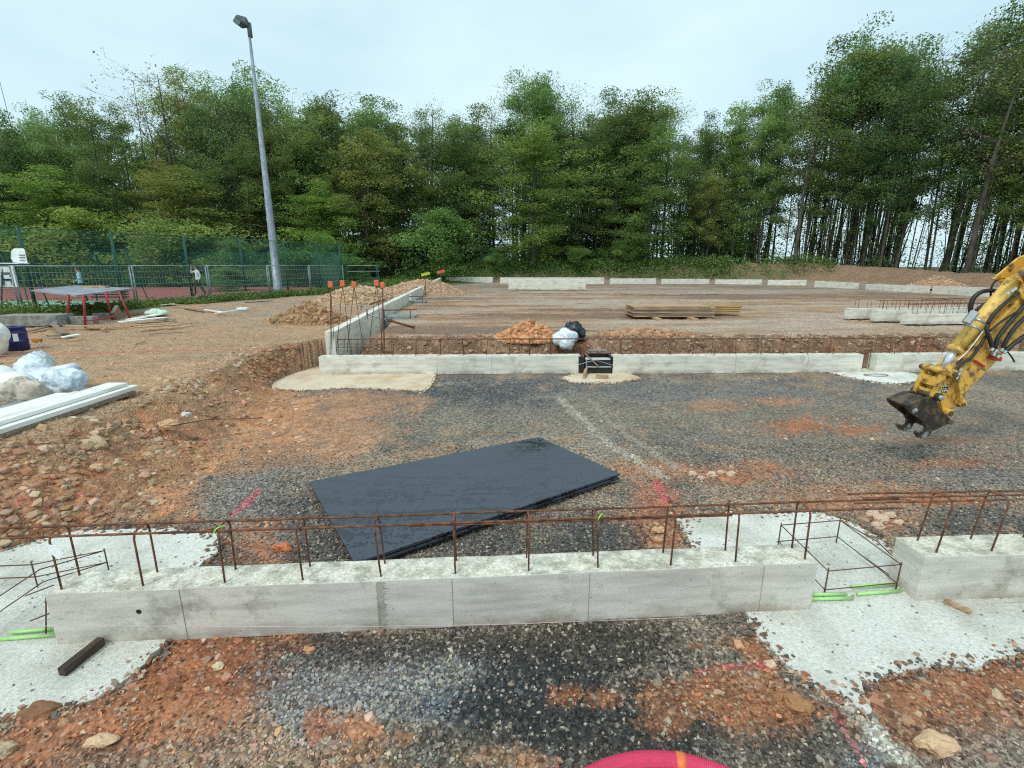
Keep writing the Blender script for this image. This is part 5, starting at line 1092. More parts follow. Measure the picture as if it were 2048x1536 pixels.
# posts of a wire fence at the wood edge
for k, (u, v0, v1) in enumerate([(700, 517, 542), (740, 518, 542), (790, 515, 540), (840, 515, 538), (889, 513, 536), (938, 513, 534), (1030, 512, 533), (1120, 512, 530)]):
    b_ = Y(u, v1, 63.5); t_ = Y(u, v0, 63.5); o = MB().tube([V((b_.x, b_.y, b_.z - .6)), t_], .045, 6).build('fence_post', M['woodgrey'], None, True); tag(o, '%s slim fence post along the edge of the wood, counted from the left' % ['first', 'second', 'third', 'fourth', 'fifth', 'sixth', 'seventh', 'eighth'][k], 'fence post', 'slim posts along the wood edge')

# scoreboard and umpire chair
def text_mesh(body, size, loc, rot, mat, parent, name='lettering'):
    cu = bpy.data.curves.new(name, 'FONT'); cu.body = body; cu.size = size; cu.extrude = .004; cu.align_x = 'CENTER'; cu.align_y = 'CENTER'
    o = bpy.data.objects.new(name, cu); COL.objects.link(o); dg = bpy.context.evaluated_depsgraph_get(); me = bpy.data.meshes.new_from_object(o.evaluated_get(dg))
    bpy.data.objects.remove(o); me.materials.clear(); me.materials.append(mat)
    o = bpy.data.objects.new(name, me); COL.objects.link(o); o.parent = parent; o.location = V(loc) - origin_of(parent); o.rotation_euler = rot; return o
ys = 21.6
sa, sb = Y(-38, 531, ys), Y(36, 574, ys); x0_, x1_, zt2, zb2 = sa.x, sb.x, sa.z, sb.z
sbd = empty('scoreboard', ((x0_ + x1_) / 2, ys, zf), 'white tennis scoreboard with black figures behind the barrier fence at the left edge', 'scoreboard')
MB().box(((x0_ + x1_) / 2, ys, (zt2 + zb2) / 2), (x1_ - x0_, .05, zt2 - zb2)).build('board_panel', M['white'], sbd)
for xx_ in (x0_ + .1, x1_ - .05): MB().tube([(xx_, ys + .05, zf), (xx_, ys + .05, zt2 + .05)], .03, 6).build('post', M['greenmetal'], sbd)
ryx = (math.radians(90), 0, 0)
def sbt(u, v, txt, size): q = Y(u, v, ys - .032); text_mesh(txt, size, q, ryx, M['ink'], sbd, 'figure')
sbt(4, 554, '0', .22); sbt(21, 553, '4', .22); sbt(8, 567, '0', .22); sbt(24, 566, '0', .22)
for (u, v, w) in ((11, 547, .40), (14, 560, .42)):
    q = Y(u, v, ys - .03); MB().box((q.x, q.y, q.z), (w, .01, .10)).build('name_plate', M['ink'] if v > 550 else M['lampgrey'], sbd)
ch = empty('umpire_chair', (Y(35, 520, 22.0).x, 22.0, zf), 'tall umpire chair with a white plastic seat beside the scoreboard', 'umpire chair')
cx_ = Y(37, 514, 22.0).x; cz_ = Y(37, 526, 22.0).z
MB().prism([(cx_ - .30, 22.0, cz_ + .02), (cx_ + .32, 22.0, cz_), (cx_ + .28, 22.05, cz_ + .55), (cx_ + .2, 22.08, cz_ + .62), (cx_ - .2, 22.08, cz_ + .62), (cx_ - .33, 22.05, cz_ + .5), (cx_ - .36, 22.0, cz_ + .2)], (0, .035, 0)).build('backrest', M['white'], ch, bevel=.012)
for k in range(3): MB().box((cx_ + .14, 21.99 + .015 * k, cz_ + .12 + .11 * k), (.26, .03, .022)).build('slot', M['ink'], ch)
MB().box((cx_ - .1, 21.8, cz_ - .02), (.95, .5, .05)).build('seat', M['white'], ch, bevel=.015)
for sx_ in (-.55, .45):
    for sy in (-.35, .3): MB().tube([(cx_ + sx_ * 1.3, 21.9 + sy * 1.5, zf), (cx_ + sx_ * .7, 21.9 + sy * .8, cz_ - .05)], .03, 6).build('leg', M['greenmetal'], ch)
MB().tube([(cx_ - 1.0, 21.7, cz_ + .25), (cx_ - .5, 21.7, cz_ + .4), (cx_ - .38, 21.7, cz_ + .02)], .025, 6).build('armrest', M['greenmetal'], ch, True)
# ------------------------------------------------------------------ excavator arm (outline on the plane of its near face, real thickness behind it)
YE = 6.2
ex = empty('excavator', (7.6, YE + .15, 0.55), 'yellow excavator arm reaching in from the right edge with an empty dark quick coupler', 'excavator')
def E_(pts, y0, th, name, mat, bevel=.006, parent=None):
    q = [Y(u, v, YE) for u, v in pts]; q = [V((p.x, YE + y0, p.z)) for p in q]
    return MB().prism(q, (0, th, 0)).build(name, mat, parent or ex, False, bevel)
def Ep(u, v, dy): p = Y(u, v, YE); return V((p.x, YE + dy, p.z))          # traced on the near face plane, then set back by dy
def Ed(u, v, dy): return Y(u, v, YE + dy)                                 # traced where it is seen at depth dy
def Et(pts, r, name, mat, dy=None, seg=10, parent=None, smooth=True):
    q = [Ed(*p) if len(p) == 3 else Ed(p[0], p[1], dy) for p in pts]; return MB().tube(q, r, seg).build(name, mat, parent or ex, smooth)
stick = E_([(1899, 834), (1884, 826), (1878, 800), (1884, 768), (1905, 742), (1932, 716), (1965, 688), (2000, 652), (2035, 612), (2075, 566), (2120, 520), (2180, 480), (2180, 600), (2120, 622), (2060, 660), (1988, 738), (1930, 796)], .05, .24, 'stick', M['yellow'], .012)
E_([(1890, 826), (1884, 800), (1896, 790), (1915, 800), (1912, 818)], .03, .28, 'stick_end_boss', M['yellow'], .01)
# head bracket where the cylinder is anchored and the boom beyond the frame
E_([(2009, 571), (2014, 563), (2048, 536), (2085, 505), (2170, 470), (2170, 560), (2110, 600), (2068, 612), (2046, 600), (2040, 582), (2052, 566), (2046, 552), (2030, 560)], .0, .035, 'cylinder_bracket', M['yellow'], .008)
E_([(2030, 560), (2048, 546), (2085, 515), (2170, 480), (2170, 560), (2110, 600), (2068, 612), (2052, 600), (2052, 566)], .29, .035, 'cylinder_bracket', M['yellow'], .008)
E_([(2160, 470), (2300, 380), (2420, 330), (2420, 450), (2300, 480), (2220, 600), (2160, 620)], .04, .28, 'boom', M['yellow'], .02)
# cylinder
yc = .17
Et([(1911, 698), (2028, 562)], .084, 'cylinder_tube', M['cyl'], yc, 20)
Et([(1907, 703), (1913, 696)], .094, 'cylinder_gland', M['cyl'], yc, 20)
Et([(1884, 741), (1912, 697)], .052, 'cylinder_rod', M['chrome'], yc, 16)
Et([(1876, 750), (1893, 738)], .075, 'rod_eye', M['yellow'], yc, 14)
for (u, v) in ((1946, 656), (1956, 643)):
    Et([(u - 1.5, v + 1.8), (u + 1.5, v - 1.8)], .09, 'hose_clamp', M['fitting'], yc, 18)
Et([(1932, 646), (1950, 624)], .05, 'valve_block', M['fitting'], .02, 8, smooth=False)
# upper cross shaft, H link plate, rocker arms, pins
def cross(u, v, y0, y1, r, name, mat, n=16, parent=None):
    p = Y(u, v, YE); return MB().tube([(p.x, YE + y0, p.z), (p.x, YE + y1, p.z)], r, n).build(name, mat, parent or ex, True, 0.004)
cross(1901, 746, -.06, .40, .048, 'link_shaft', M['yellow']); cross(1901, 746, -.085, -.06, .032, 'pin', M['rust_dark'])
cross(1888, 743, -.02, .36, .04, 'link_shaft', M['yellow'])
for y0 in (-.045, .33):
    q = []
    path = [(1903, 741), (1911, 752), (1917, 766), (1920, 782), (1920, 797), (1917, 806)]
    out_, in_ = [], []
    for i, (u, v) in enumerate(path):
        a_ = path[max(0, i - 1)]; b_ = path[min(len(path) - 1, i + 1)]; dx, dy = b_[0] - a_[0], b_[1] - a_[1]; L_ = math.hypot(dx, dy); w = 5.5
        out_.append((u + dy / L_ * w, v - dx / L_ * w)); in_.append((u - dy / L_ * w, v + dx / L_ * w))
    E_(out_ + in_[::-1], y0, .045, 'rocker_arm', M['yellow'], .006)
    cross(1918, 806, y0 - .02, y0 + .06, .052, 'pin_boss', M['yellow'])
cross(1918, 806, -.08, .4, .026, 'pin', M['rust_dark'])
E_([(1886, 745), (1894, 749), (1890, 765), (1877, 797), (1868, 800), (1864, 793), (1876, 765)], .0, .05, 'link_side_plate', M['yellow'], .006)
E_([(1886, 745), (1894, 749), (1890, 765), (1877, 797), (1868, 800), (1864, 793), (1876, 765)], .28, .05, 'link_side_plate', M['yellow'], .006)
E_([(1881, 756), (1885, 758), (1877, 776), (1873, 774)], .05, .23, 'link_web', M['yellow'], .004)
E_([(1873, 782), (1877, 784), (1872, 796), (1867, 794)], .05, .23, 'link_web', M['yellow'], .004)
cross(1874, 793, -.05, .38, .05, 'pin_housing', M['muddy']); cross(1874, 793, -.08, -.05, .035, 'pin', M['bare'])
cross(1895, 824, -.05, .36, .05, 'pin_boss', M['yellow']); cross(1895, 824, -.07, -.05, .03, 'pin', M['rust_dark'])
# decal plate of symbols on the stick side
dc = E_([(1882, 776), (1903, 770), (1900, 787), (1879, 785)], .046, .003, 'decal_plate', M['ink'], 0)
for k in range(4):
    E_([(1885.5 + 4.2 * k, 782.5 - .3 * k), (1887.8 + 4.2 * k, 782.2 - .3 * k), (1887.6 + 4.2 * k, 784.8 - .3 * k), (1884.8 + 4.2 * k, 785 - .3 * k)], .040, .003, 'decal_mark', M['paper'], 0, dc)
    E_([(1888 + 3.6 * k, 772.2 - .3 * k), (1889.4 + 3.6 * k, 772 - .3 * k), (1888.6 + 3.6 * k, 776 - .3 * k), (1887.2 + 3.6 * k, 776.2 - .3 * k)], .040, .003, 'decal_mark', M['paper'], 0, dc)
    if k < 3: E_([(1886.8 + 4.3 * k, 778.2), (1889.2 + 4.3 * k, 778), (1889 + 4.3 * k, 780.3), (1886.4 + 4.3 * k, 780.5)], .040, .003, 'decal_mark', M['lime2'] if k < 2 else M['paper'], 0, dc)
# hoses
def hose(pts, r, name='hose', mat='rubber', dy=.1):
    q = [Ed(p[0], p[1], p[2] if len(p) > 2 else dy) for p in pts]; out_ = []
    for i in range(len(q) - 1):                                          # catmull-rom
        p0, p1, p2, p3 = q[max(0, i - 1)], q[i], q[i + 1], q[min(len(q) - 1, i + 2)]
        for t in (0, .25, .5, .75): out_.append(.5 * ((2 * p1) + (p2 - p0) * t + (2 * p0 - 5 * p1 + 4 * p2 - p3) * t * t + (3 * p1 - p0 - 3 * p2 + p3) * t ** 3))
    out_.append(q[-1]); return MB().tube(out_, r, 8).build(name, M[mat], ex, True)
hose([(1943, 632), (1941, 615), (1948, 595), (1965, 583), (1985, 581), (2000, 583)], .028, dy=.3)
hose([(1943, 630), (1958, 616), (1980, 602), (2000, 590)], .022, dy=.28); hose([(1982, 598), (1982, 578), (1990, 563), (2005, 557), (2014, 562)], .012, dy=.3)
hose([(1975, 650, 0), (1974, 662, -.02), (1980, 680, -.03), (1985, 697, -.03)], .024, dy=0); hose([(1975, 648, 0), (1990, 625, .0), (2018, 600, .02), (2050, 575, .05)], .022, dy=0)
hose([(1990, 697, -.03), (1996, 675, -.03), (2015, 650, -.02), (2048, 612, 0), (2090, 570, 0)], .024); hose([(2004, 700, -.03), (2014, 678, -.03), (2030, 655, -.03), (2060, 625, 0), (2100, 590, 0)], .024)
hose([(2010, 702, -.04), (2030, 686, -.04), (2070, 655, -.04), (2120, 600, 0)], .026); hose([(1908, 742, 0), (1925, 727, 0), (1945, 712, 0), (1960, 690, 0), (1972, 672, .02)], .018, dy=0)
hose([(1914, 722, .02), (1932, 706, .02), (1950, 684, .02), (1968, 660, .04)], .009, 'grease_pipe', 'fitting'); hose([(1980, 662, -.03), (2000, 645, -.03), (2020, 632, -.03), (2035, 624, -.02)], .014)
hose([(2012, 700, -.04), (2022, 712, -.05), (2029, 724, -.06)], .01)
for (u, v, r) in ((1984, 699, .022), (1992, 702, .026), (2003, 700, .026), (2010, 704, .02), (1988, 709, .02), (1996, 713, .024), (2016, 587, .02), (2024, 582, .025), (2030, 578, .022), (1918, 748, .018), (1914, 756, .016), (1922, 740, .016)):
    Et([(u - 2.2, v + 2.5, -.05), (u + 2.2, v - 2.5, -.05)], r, 'fitting', M['fitting'], None, 6, smooth=False)
Et([(1986, 706, -.05), (2012, 702, -.05)], .012, 'fitting_bar', M['fitting'], None, 6)
E_([(1977, 716), (1986, 720), (1997, 722), (2000, 714), (1990, 710)], -.04, .08, 'work_light', M['red'], .008); E_([(1953, 724), (1957, 721), (1975, 733), (1972, 736)], .02, .03, 'reflector', M['red'], .003)
# quick coupler
cp = MB()
side_ = [(1822, 806), (1836, 800), (1852, 796), (1868, 793), (1876, 806), (1887, 824), (1901, 838), (1894, 850), (1866, 862), (1859, 872), (1849, 878), (1836, 875), (1830, 866), (1834, 863), (1843, 867), (1850, 863), (1852, 855), (1847, 845), (1836, 836), (1822, 826), (1812, 815)]
E_(side_, .0, .045, 'coupler_side_plate', M['muddy'], .008); E_(side_, .31, .045, 'coupler_side_plate', M['muddy'], .008)
E_([(1812, 811), (1822, 805), (1852, 795), (1853, 800), (1823, 811), (1816, 816)], -.01, .375, 'coupler_top_plate', M['muddy'], .008)
E_([(1856, 802), (1868, 799), (1886, 830), (1880, 846), (1866, 850), (1858, 832)], .045, .265, 'coupler_body', M['muddy'], .01)
E_([(1890, 838), (1900, 840), (1894, 850), (1868, 861), (1862, 856)], .02, .31, 'coupler_rear_plate', M['muddy'], .008)
for y0 in (-.004, .306): E_([(1850, 866), (1856, 860), (1858, 868), (1852, 875), (1845, 877), (1843, 873)], y0, .053, 'hook_wear_face', M['bare'], .003)
cross(1829, 822, -.01, .0, .04, 'coupler_bolt', M['bare']); cross(1897, 843, -.04, .37, .035, 'pin', M['muddy'])

# ------------------------------------------------------------------ trees
SKY = [(-400, 235), (0, 235), (60, 215), (120, 195), (200, 205), (260, 230), (300, 195), (340, 170), (370, 150), (410, 190), (470, 165), (540, 160), (600, 185), (700, 190), (760, 172), (830, 195), (880, 185), (920, 215), (960, 225), (1010, 200), (1070, 145), (1120, 190), (1180, 200), (1220, 185), (1260, 215), (1300, 185), (1370, 195), (1400, 240), (1480, 225), (1550, 190), (1600, 160), (1640, 125), (1720, 85), (1760, 75), (1850, 75), (1900, 60), (1960, 32), (2040, 42), (2500, 10)]
def sky_height(x, y, z0):
    z = 20.0
    for _ in range(8):
        u, v = project(x, y, z); vt = np.interp(float(u), [a for a, _ in SKY], [b for _, b in SKY])
        a_, b_ = 1.0, 60.0
        for _ in range(30):
            m_ = (a_ + b_) / 2
            if float(project(x, y, m_)[1]) > vt: a_ = m_
            else: b_ = m_
        z = a_
    return z - z0
def tree_proto(seed, H, cb, R, ncl, nleaf, ls, kind='full', trunk_r=.2, spread=1.0, flat=.5):
    rs = np.random.default_rng(seed); rd = random.Random(seed); mb = MB()
    lean = np.array([rs.normal(0, .018), rs.normal(0, .018)]) * H
    def axis(t): return V((lean[0] * t * t + .12 * math.sin(t * 5 + seed), lean[1] * t * t + .12 * math.cos(t * 4 + seed), H * t))
    ts = [0, .02, .12, .3, .5, .7, .85, .97]; mb.tube([axis(t) for t in ts], [trunk_r * (1.25 if t == 0 else 1.05 if t < .05 else (1 - t) ** .8 + .04) for t in ts], 7)
    cl = []
    nL = {'full': 30, 'high': 19, 'slim': 14, 'sparse': 17}[kind if R > 2.5 or kind == 'full' else 'slim']
    if H < 8: nL = 16
    per = max(3, int(ncl / (nL + 3)))
    for li in range(nL):
        f = min(.97, max(.0, (li + rs.random()) / nL)); t0 = cb + (1 - cb) * f * .86
        if kind == 'full': env = math.sin(math.pi * (.12 + .80 * f)) ** .6
        else: env = math.sin(math.pi * (.16 + .76 * f)) ** .7
        Lr = R * env * rs.uniform(.55, 1.3); a = li * 2.4 + rs.normal(0, .5); rise = Lr * rs.uniform(.15, .75) * (1 + .8 * f) if kind != 'full' else Lr * rs.uniform(-.05, .5) * (1 + f)
        b_ = axis(t0); e = b_ + V((Lr * math.cos(a), Lr * math.sin(a), rise)); md = b_.lerp(e, .5) + V((rs.normal(0, .2), rs.normal(0, .2), .12 * Lr * (1 if kind != 'full' else -.2)))
        rr0 = trunk_r * .42 * max(.22, 1 - t0 + .1); mb.tube([b_, b_.lerp(md, .5), md, md.lerp(e, .5), e], [rr0, rr0 * .8, rr0 * .6, rr0 * .35, rr0 * .1], 4, False)
        for _ in range(per):
            q_ = rs.uniform(.3, 1.08); p_ = (b_.lerp(md, q_ * 2) if q_ < .5 else md.lerp(e, q_ * 2 - 1)); sp = (.10 + .22 * q_) * Lr
            c_ = p_ + V((rs.normal(0, sp), rs.normal(0, sp), rs.normal(0, sp * .5) + .1)); cl.append((c_.x, c_.y, c_.z, a, Lr * q_, c_.z / H))
            if rs.random() < (.45 if kind != 'sparse' else 1): mb.tube([p_, c_], [rr0 * .3 + .008, .008], 3, False)
            if kind == 'sparse':
                for _k in range(2): mb.tube([c_, c_ + V((rs.normal(0, .5), rs.normal(0, .5), rs.uniform(.2, 1.2)))], [.016, .006], 3, False)
    for _ in range(per * 3):
        t = rs.uniform(max(cb, .72), 1.0); c_ = axis(t); w_ = R * .5 * (1.08 - t) / .35 + .25; cl.append((c_.x + rs.normal(0, w_ * .6), c_.y + rs.normal(0, w_ * .6), c_.z + rs.normal(0, .3), 0, .2, t))
    P_, T_, SZ = [], [], []
    nb = 0
    for i, (x, y, z, a, r, t) in enumerate(cl):
        s_ = (0.75 + .55 * rs.random()) * spread; m_ = int(nleaf * (.6 + .8 * rs.random())); tn = float(np.clip(.42 + .2 * rs.normal(), 0, 1))
        off = rs.normal(0, 1, (m_, 3)); off /= np.maximum(1, np.linalg.norm(off, axis=1)[:, None] * .85); off *= np.array([s_, s_, s_ * flat]) * .85
        off[:, 2] += -.10 * (off[:, 0] ** 2 + off[:, 1] ** 2)
        P_.append(off + np.array([x, y, z])); T_.append(np.clip(tn + rs.normal(0, .16, m_), 0, 1))
    P_ = np.concatenate(P_); T_ = np.concatenate(T_); n = len(P_)
    # leaf sprays: small rhombi with a skyward bias
    nrm_ = rs.normal(0, 1, (n, 3)); nrm_[:, 2] = np.abs(nrm_[:, 2]) + .5; nrm_ /= np.linalg.norm(nrm_, axis=1)[:, None]
    t1 = np.cross(nrm_, rs.normal(0, 1, (n, 3))); t1 /= np.linalg.norm(t1, axis=1)[:, None]; t2 = np.cross(nrm_, t1)
    L_ = ls * rs.uniform(.6, 1.3, (n, 1)); W_ = L_ * rs.uniform(.45, .8, (n, 1))
    vs = np.stack([P_ - t1 * L_ * .5, P_ - t2 * W_ * .5 - t1 * L_ * .05, P_ + t1 * L_ * .5, P_ + t2 * W_ * .5 + t1 * L_ * .08], 1).reshape(-1, 3)
    fs = np.arange(n * 4).reshape(n, 4)
    return mb, vs, fs, np.repeat(T_, 4), H
PROTO = {}
def make_proto(key, name, *a, **kw):
    mb, vs, fs, tn, H = tree_proto(*a, **kw)
    me1 = bpy.data.meshes.new('trunk'); me1.from_pydata([tuple(p) for p in mb.v], [], mb.f); me1.update(); me1.polygons.foreach_set('use_smooth', [True] * len(me1.polygons)); me1.materials.append(M['bark'])
    me2 = np_mesh('crown', vs, fs, M['leaf'], False, {'tone': ('POINT', tn)}); PROTO.setdefault(key, []).append((me1, me2, H))
for s in range(4): make_proto('full', 't', 100 + s, 20.0, .07, 3.9, 300, 80, .205, 'full', .24, .92, .5)
for s in range(4): make_proto('high', 't', 200 + s, 22.0, .30, 3.3, 190, 76, .20, 'high', .18, .85, .6)
for s in range(4): make_proto('slim', 't', 300 + s, 22.0, .30, 2.5, 112, 66, .19, 'high', .13, .78, .6)
for s in range(2): make_proto('sparse', 't', 400 + s, 22.0, .45, 3.6, 120, 16, .17, 'sparse', .22, 1.0, .8)
for s in range(2): make_proto('bush', 't', 500 + s, 4.0, .04, 2.2, 130, 90, .15, 'full', .07, .6, .6)
TREE_N = 0
def plant(key, x, y, hgt, label, tint=(1, 1, 1), wid=None, rz=None, k=None, name='tree', cat='tree', group='trees of the wood', z=None):
    global TREE_N; TREE_N += 1; rd = random.Random(TREE_N * 31 + 5)
    me1, me2, H = PROTO[key][(k if k is not None else rd.randrange(99)) % len(PROTO[key])]
    s = hgt / H; w = wid if wid else s * rd.uniform(.9, 1.2)
    zz_ = (gz(x, y) if z is None else z) - .1
    root = empty(name, (x, y, zz_), label, cat, group, rd.uniform(0, 6.28) if rz is None else rz); root.scale = (w, w, s)
    o1 = link_mesh('trunk', me1, root); o2 = link_mesh('crown', me2, root); o2.color = (tint[0], tint[1], tint[2], 1); return root
def tint(rd, base=(1, 1, 1)):
    b = rd.uniform(.7, 1.3); w = rd.uniform(-.12, .15)
    return (base[0] * b * (1 + w), base[1] * b, base[2] * b * (1 - w * .6))
EDGE = [(-86, 52), (-60, 51), (-45, 53), (-30, 56), (-18, 63), (0, 68), (22, 67.5), (35, 64), (44, 57), (48, 48), (51, 38), (53, 26), (55, 14)]
cum = [0]
for p0, p1 in zip(EDGE[:-1], EDGE[1:]): cum.append(cum[-1] + math.hypot(p1[0] - p0[0], p1[1] - p0[1]))
def edge_at(s):
    s = max(0, min(cum[-1] - .01, s)); i = max(k for k in range(len(cum) - 1) if cum[k] <= s); t = (s - cum[i]) / (cum[i + 1] - cum[i])
    p0, p1 = EDGE[i], EDGE[i + 1]; d = V((p1[0] - p0[0], p1[1] - p0[1], 0)).normalized(); n = V((-d.y, d.x, 0)); return V((p0[0] + (p1[0] - p0[0]) * t, p0[1] + (p1[1] - p0[1]) * t, 0)), n
ORD = ['nearest', 'second', 'third', 'fourth', 'fifth', 'sixth', 'seventh', 'eighth', 'ninth', 'tenth', 'eleventh', 'twelfth', 'thirteenth', 'fourteenth', 'fifteenth', 'sixteenth', 'seventeenth', 'eighteenth', 'nineteenth', 'twentieth']
MARKS = [(-200, 'the left edge', 1), (540, 'the tall lamp mast', -1), (545, 'the tall lamp mast', 1), (880, 'the wall beam end', 1), (1100, 'the standing beam', 1), (1360, 'the timber stack', 1), (1640, 'the far beam corner', 1), (1840, 'the excavator coupler', 1), (3000, '', 1)]
REC = []
rowdef = [(0.0, 4.2, 'front row', 'front'), (3.2, 3.6, 'second row', 'mid'), (6.6, 3.3, 'third row', 'mid'), (11, 3.6, 'back rows', 'mid')]
rdm = random.Random(11)
for ri, (off, stepm, rowname, _k) in enumerate(rowdef):
    s = rdm.uniform(0, 2)
    while s < cum[-1]:
        p, n = edge_at(s); right = p.x > 30; 
        q = p + n * (off + rdm.uniform(-1.0, 1.0)); x, y = q.x, q.y
        s += stepm * rdm.uniform(.75, 1.25) * (.55 if right else 1.0)
        u = float(project(x, y, 1)[0])
        if u < -260 or u > 2330 or y < 12: continue
        Hh = sky_height(x, y, gz(x, y))
        if ri == 0:
            key = rdm.choice(['slim', 'high', 'slim']) if right else rdm.choice(['full', 'high', 'full']) if x < -12 else rdm.choice(['high', 'slim', 'slim', 'high', 'high', 'full'])
            hf = rdm.uniform(.62, 1.02)
        else:
            key = rdm.choice(['slim', 'slim', 'high']) if right else rdm.choice(['high', 'slim', 'full']); hf = rdm.uniform(.78, 1.06) if ri < 3 else rdm.uniform(.88, 1.09)
            if rdm.random() < .12: key = 'sparse'; hf = rdm.uniform(.95, 1.03)
        REC.append([u, x, y, Hh * hf, key, ri, rowname])
REC.sort(key=lambda r: (r[5], r[0])); cnt = {}
for (u, x, y, hh, key, ri, rowname) in REC:
    base = [m for m in MARKS if m[0] <= u] or [MARKS[0]]; mk = base[-1]; rd = random.Random(int(x * 97 + y * 13))
    c_ = cnt.get((mk[0], ri), 0); cnt[(mk[0], ri)] = c_ + 1
    t_ = tint(rd); tone_ = 'dark green' if sum(t_) < 2.75 else 'bright green' if sum(t_) > 3.35 else 'mid green'
    if rd.random() < .08 and key != 'sparse': t_ = (t_[0] * 1.25, t_[1] * .97, t_[2] * .85); tone_ = 'olive brown'
    kd = {'full': 'broad', 'high': 'tall', 'slim': 'slender', 'sparse': 'thin-leaved'}[key]
    lab = '%s %s tree, %s right of %s, %s' % (kd, tone_, ORD[min(c_, 19)] if c_ < 20 else 'far', mk[1], rowname)
    if mk[1].startswith('the left edge'): lab = lab.replace(' right of the left edge', ' from the left edge')
    r_ = plant(key, x, y, hh, lab, t_); 
# trees the photo shows clearly
def at_u(u, y): return float(Y(u, 530, y).x)
def big(key, u, y, vtop, label, tn, wid, k=0):
    x = at_u(u, y); z0 = gz(x, y); h = float(Y(u, vtop, y).z) - z0; return plant(key, x, y, h, label, tn, wid, 1.0, k)
big('full', 1068, 61.5, 235, 'large broad bright green tree standing forward of the wood above the tall standing beam', (1.15, 1.1, .8), 1.3, 0)
big('high', 1072, 67, 146, 'tallest tree at the centre, its ragged pointed top above the broad bright green tree', (.95, 1.05, .9), 1.1, 1)
big('sparse', 372, 57, 140, 'bare-looking tall tree with thin brown twigs against the sky left of the lamp mast', (1.8, 1.05, 1.0), 1.25, 0)
big('sparse', 420, 59, 165, 'second thin twiggy tree just left of the lamp mast top', (1.5, 1.05, 1.0), 1.0, 1)
big('full', 395, 52, 330, 'olive brown leafy tree in front of the wood left of the lamp mast', (1.3, 1.0, .8), 1.2, 2)
big('full', 735, 60, 260, 'olive tree with a brownish crown to the right of the lamp mast', (1.3, .98, .85), 1.3, 3)
big('full', 650, 57, 365, 'bright green young tree just right of the lamp mast', (1.2, 1.25, .75), 1.15, 1)
big('full', 140, 50, 330, 'bright green leafy tree low in front of the wood at the left', (1.25, 1.25, .85), 1.3, 2)
big('full', 1290, 62.5, 250, 'dense leafy tree with foliage down to the ground above the timber stack', (.9, .95, .8), 1.15, 3)
big('sparse', 1590, 60, 190, 'pale thin-topped tree rising out of the right-hand skyline', (1.5, 1.3, 1.1), 1.1, 1)
big('sparse', 1935, 50, 90, 'grey-brown thinly leaved tree near the right edge', (1.6, 1.05, 1.2), 1.4, 0)
# bushes
def bush(u, y, vb, vt, wpx, label, tn=(1, 1, 1), k=0):
    x = at_u(u, y); zb = gz(x, y); h = float(Y(u, vt, y).z) - zb; w = wpx / CAM_F * y / 4.6
    plant('bush', x, y, h, label, tn, w, .7, k, 'bush', 'bush', 'bushes before the wood', zb)
bush(882, 60, 530, 425, 150, 'big rounded green bush in front of the wood above the wall beam end', (.95, 1.1, .95), 0)
bush(385, 46.5, 530, 448, 190, 'wide bright green bush behind the far court fence', (1.3, 1.2, 1.0), 1); bush(330, 47, 530, 470, 120, 'bright green bush joined to the left of the wide one behind the court', (1.2, 1.2, 1.0), 0)
bush(180, 47, 530, 425, 190, 'yellow-green bush behind the court above the steel table', (1.4, 1.25, .9), 0); bush(50, 47, 530, 455, 180, 'green bush behind the court at the left edge', (1.0, 1.1, 1.0), 1)
bush(470, 46, 530, 480, 90, 'small green bush just left of the lamp mast foot', (1, 1.1, 1), 0); bush(600, 45, 560, 500, 110, 'low dark green bush right of the lamp mast foot', (.8, .95, 1.0), 1); bush(455, 38, 575, 535, 100, 'low dark bush behind the barrier left of the lamp mast', (.8, .95, .9), 0)
bush(655, 52, 530, 470, 80, 'bush at the wood edge right of the lamp mast', (1.1, 1.2, .9), 1); bush(1000, 61, 535, 495, 60, 'small bush at the wood edge left of the broad central tree', (.8, 1, .9), 0); bush(1160, 61, 535, 495, 70, 'small bush at the wood edge right of the broad central tree', (.9, 1, .8), 1)
bush(1250, 62, 535, 480, 70, 'bush at the wood edge above the timber stack', (.9, 1, .8), 0); bush(-60, 46, 540, 450, 150, 'dark bush at the far left behind the court', (1, 1, 1), 0)
bush(705, 47.5, 552, 512, 70, 'dark low bush behind the swung barriers', (.7, .9, .8), 1)

# deep wood that reads as one mass
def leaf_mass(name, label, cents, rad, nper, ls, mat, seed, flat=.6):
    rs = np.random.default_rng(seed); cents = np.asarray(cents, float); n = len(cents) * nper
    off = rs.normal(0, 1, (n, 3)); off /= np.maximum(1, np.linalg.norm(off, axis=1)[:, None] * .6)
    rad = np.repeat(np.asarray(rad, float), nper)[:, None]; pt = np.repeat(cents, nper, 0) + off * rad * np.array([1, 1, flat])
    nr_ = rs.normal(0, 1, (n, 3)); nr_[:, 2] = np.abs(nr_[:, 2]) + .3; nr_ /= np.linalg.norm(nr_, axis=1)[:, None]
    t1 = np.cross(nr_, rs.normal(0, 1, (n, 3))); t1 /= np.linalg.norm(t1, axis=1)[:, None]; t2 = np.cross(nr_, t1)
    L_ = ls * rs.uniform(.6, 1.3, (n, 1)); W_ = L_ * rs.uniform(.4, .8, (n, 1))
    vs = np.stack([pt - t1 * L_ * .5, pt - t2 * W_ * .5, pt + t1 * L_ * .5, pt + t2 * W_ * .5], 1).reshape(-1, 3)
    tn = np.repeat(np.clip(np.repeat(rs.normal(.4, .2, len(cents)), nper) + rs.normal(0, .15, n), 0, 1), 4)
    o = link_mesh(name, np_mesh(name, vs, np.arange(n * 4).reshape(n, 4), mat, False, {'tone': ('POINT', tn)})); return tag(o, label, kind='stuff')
cs_, rs_ = [], []
rg = np.random.default_rng(5)
s = 0
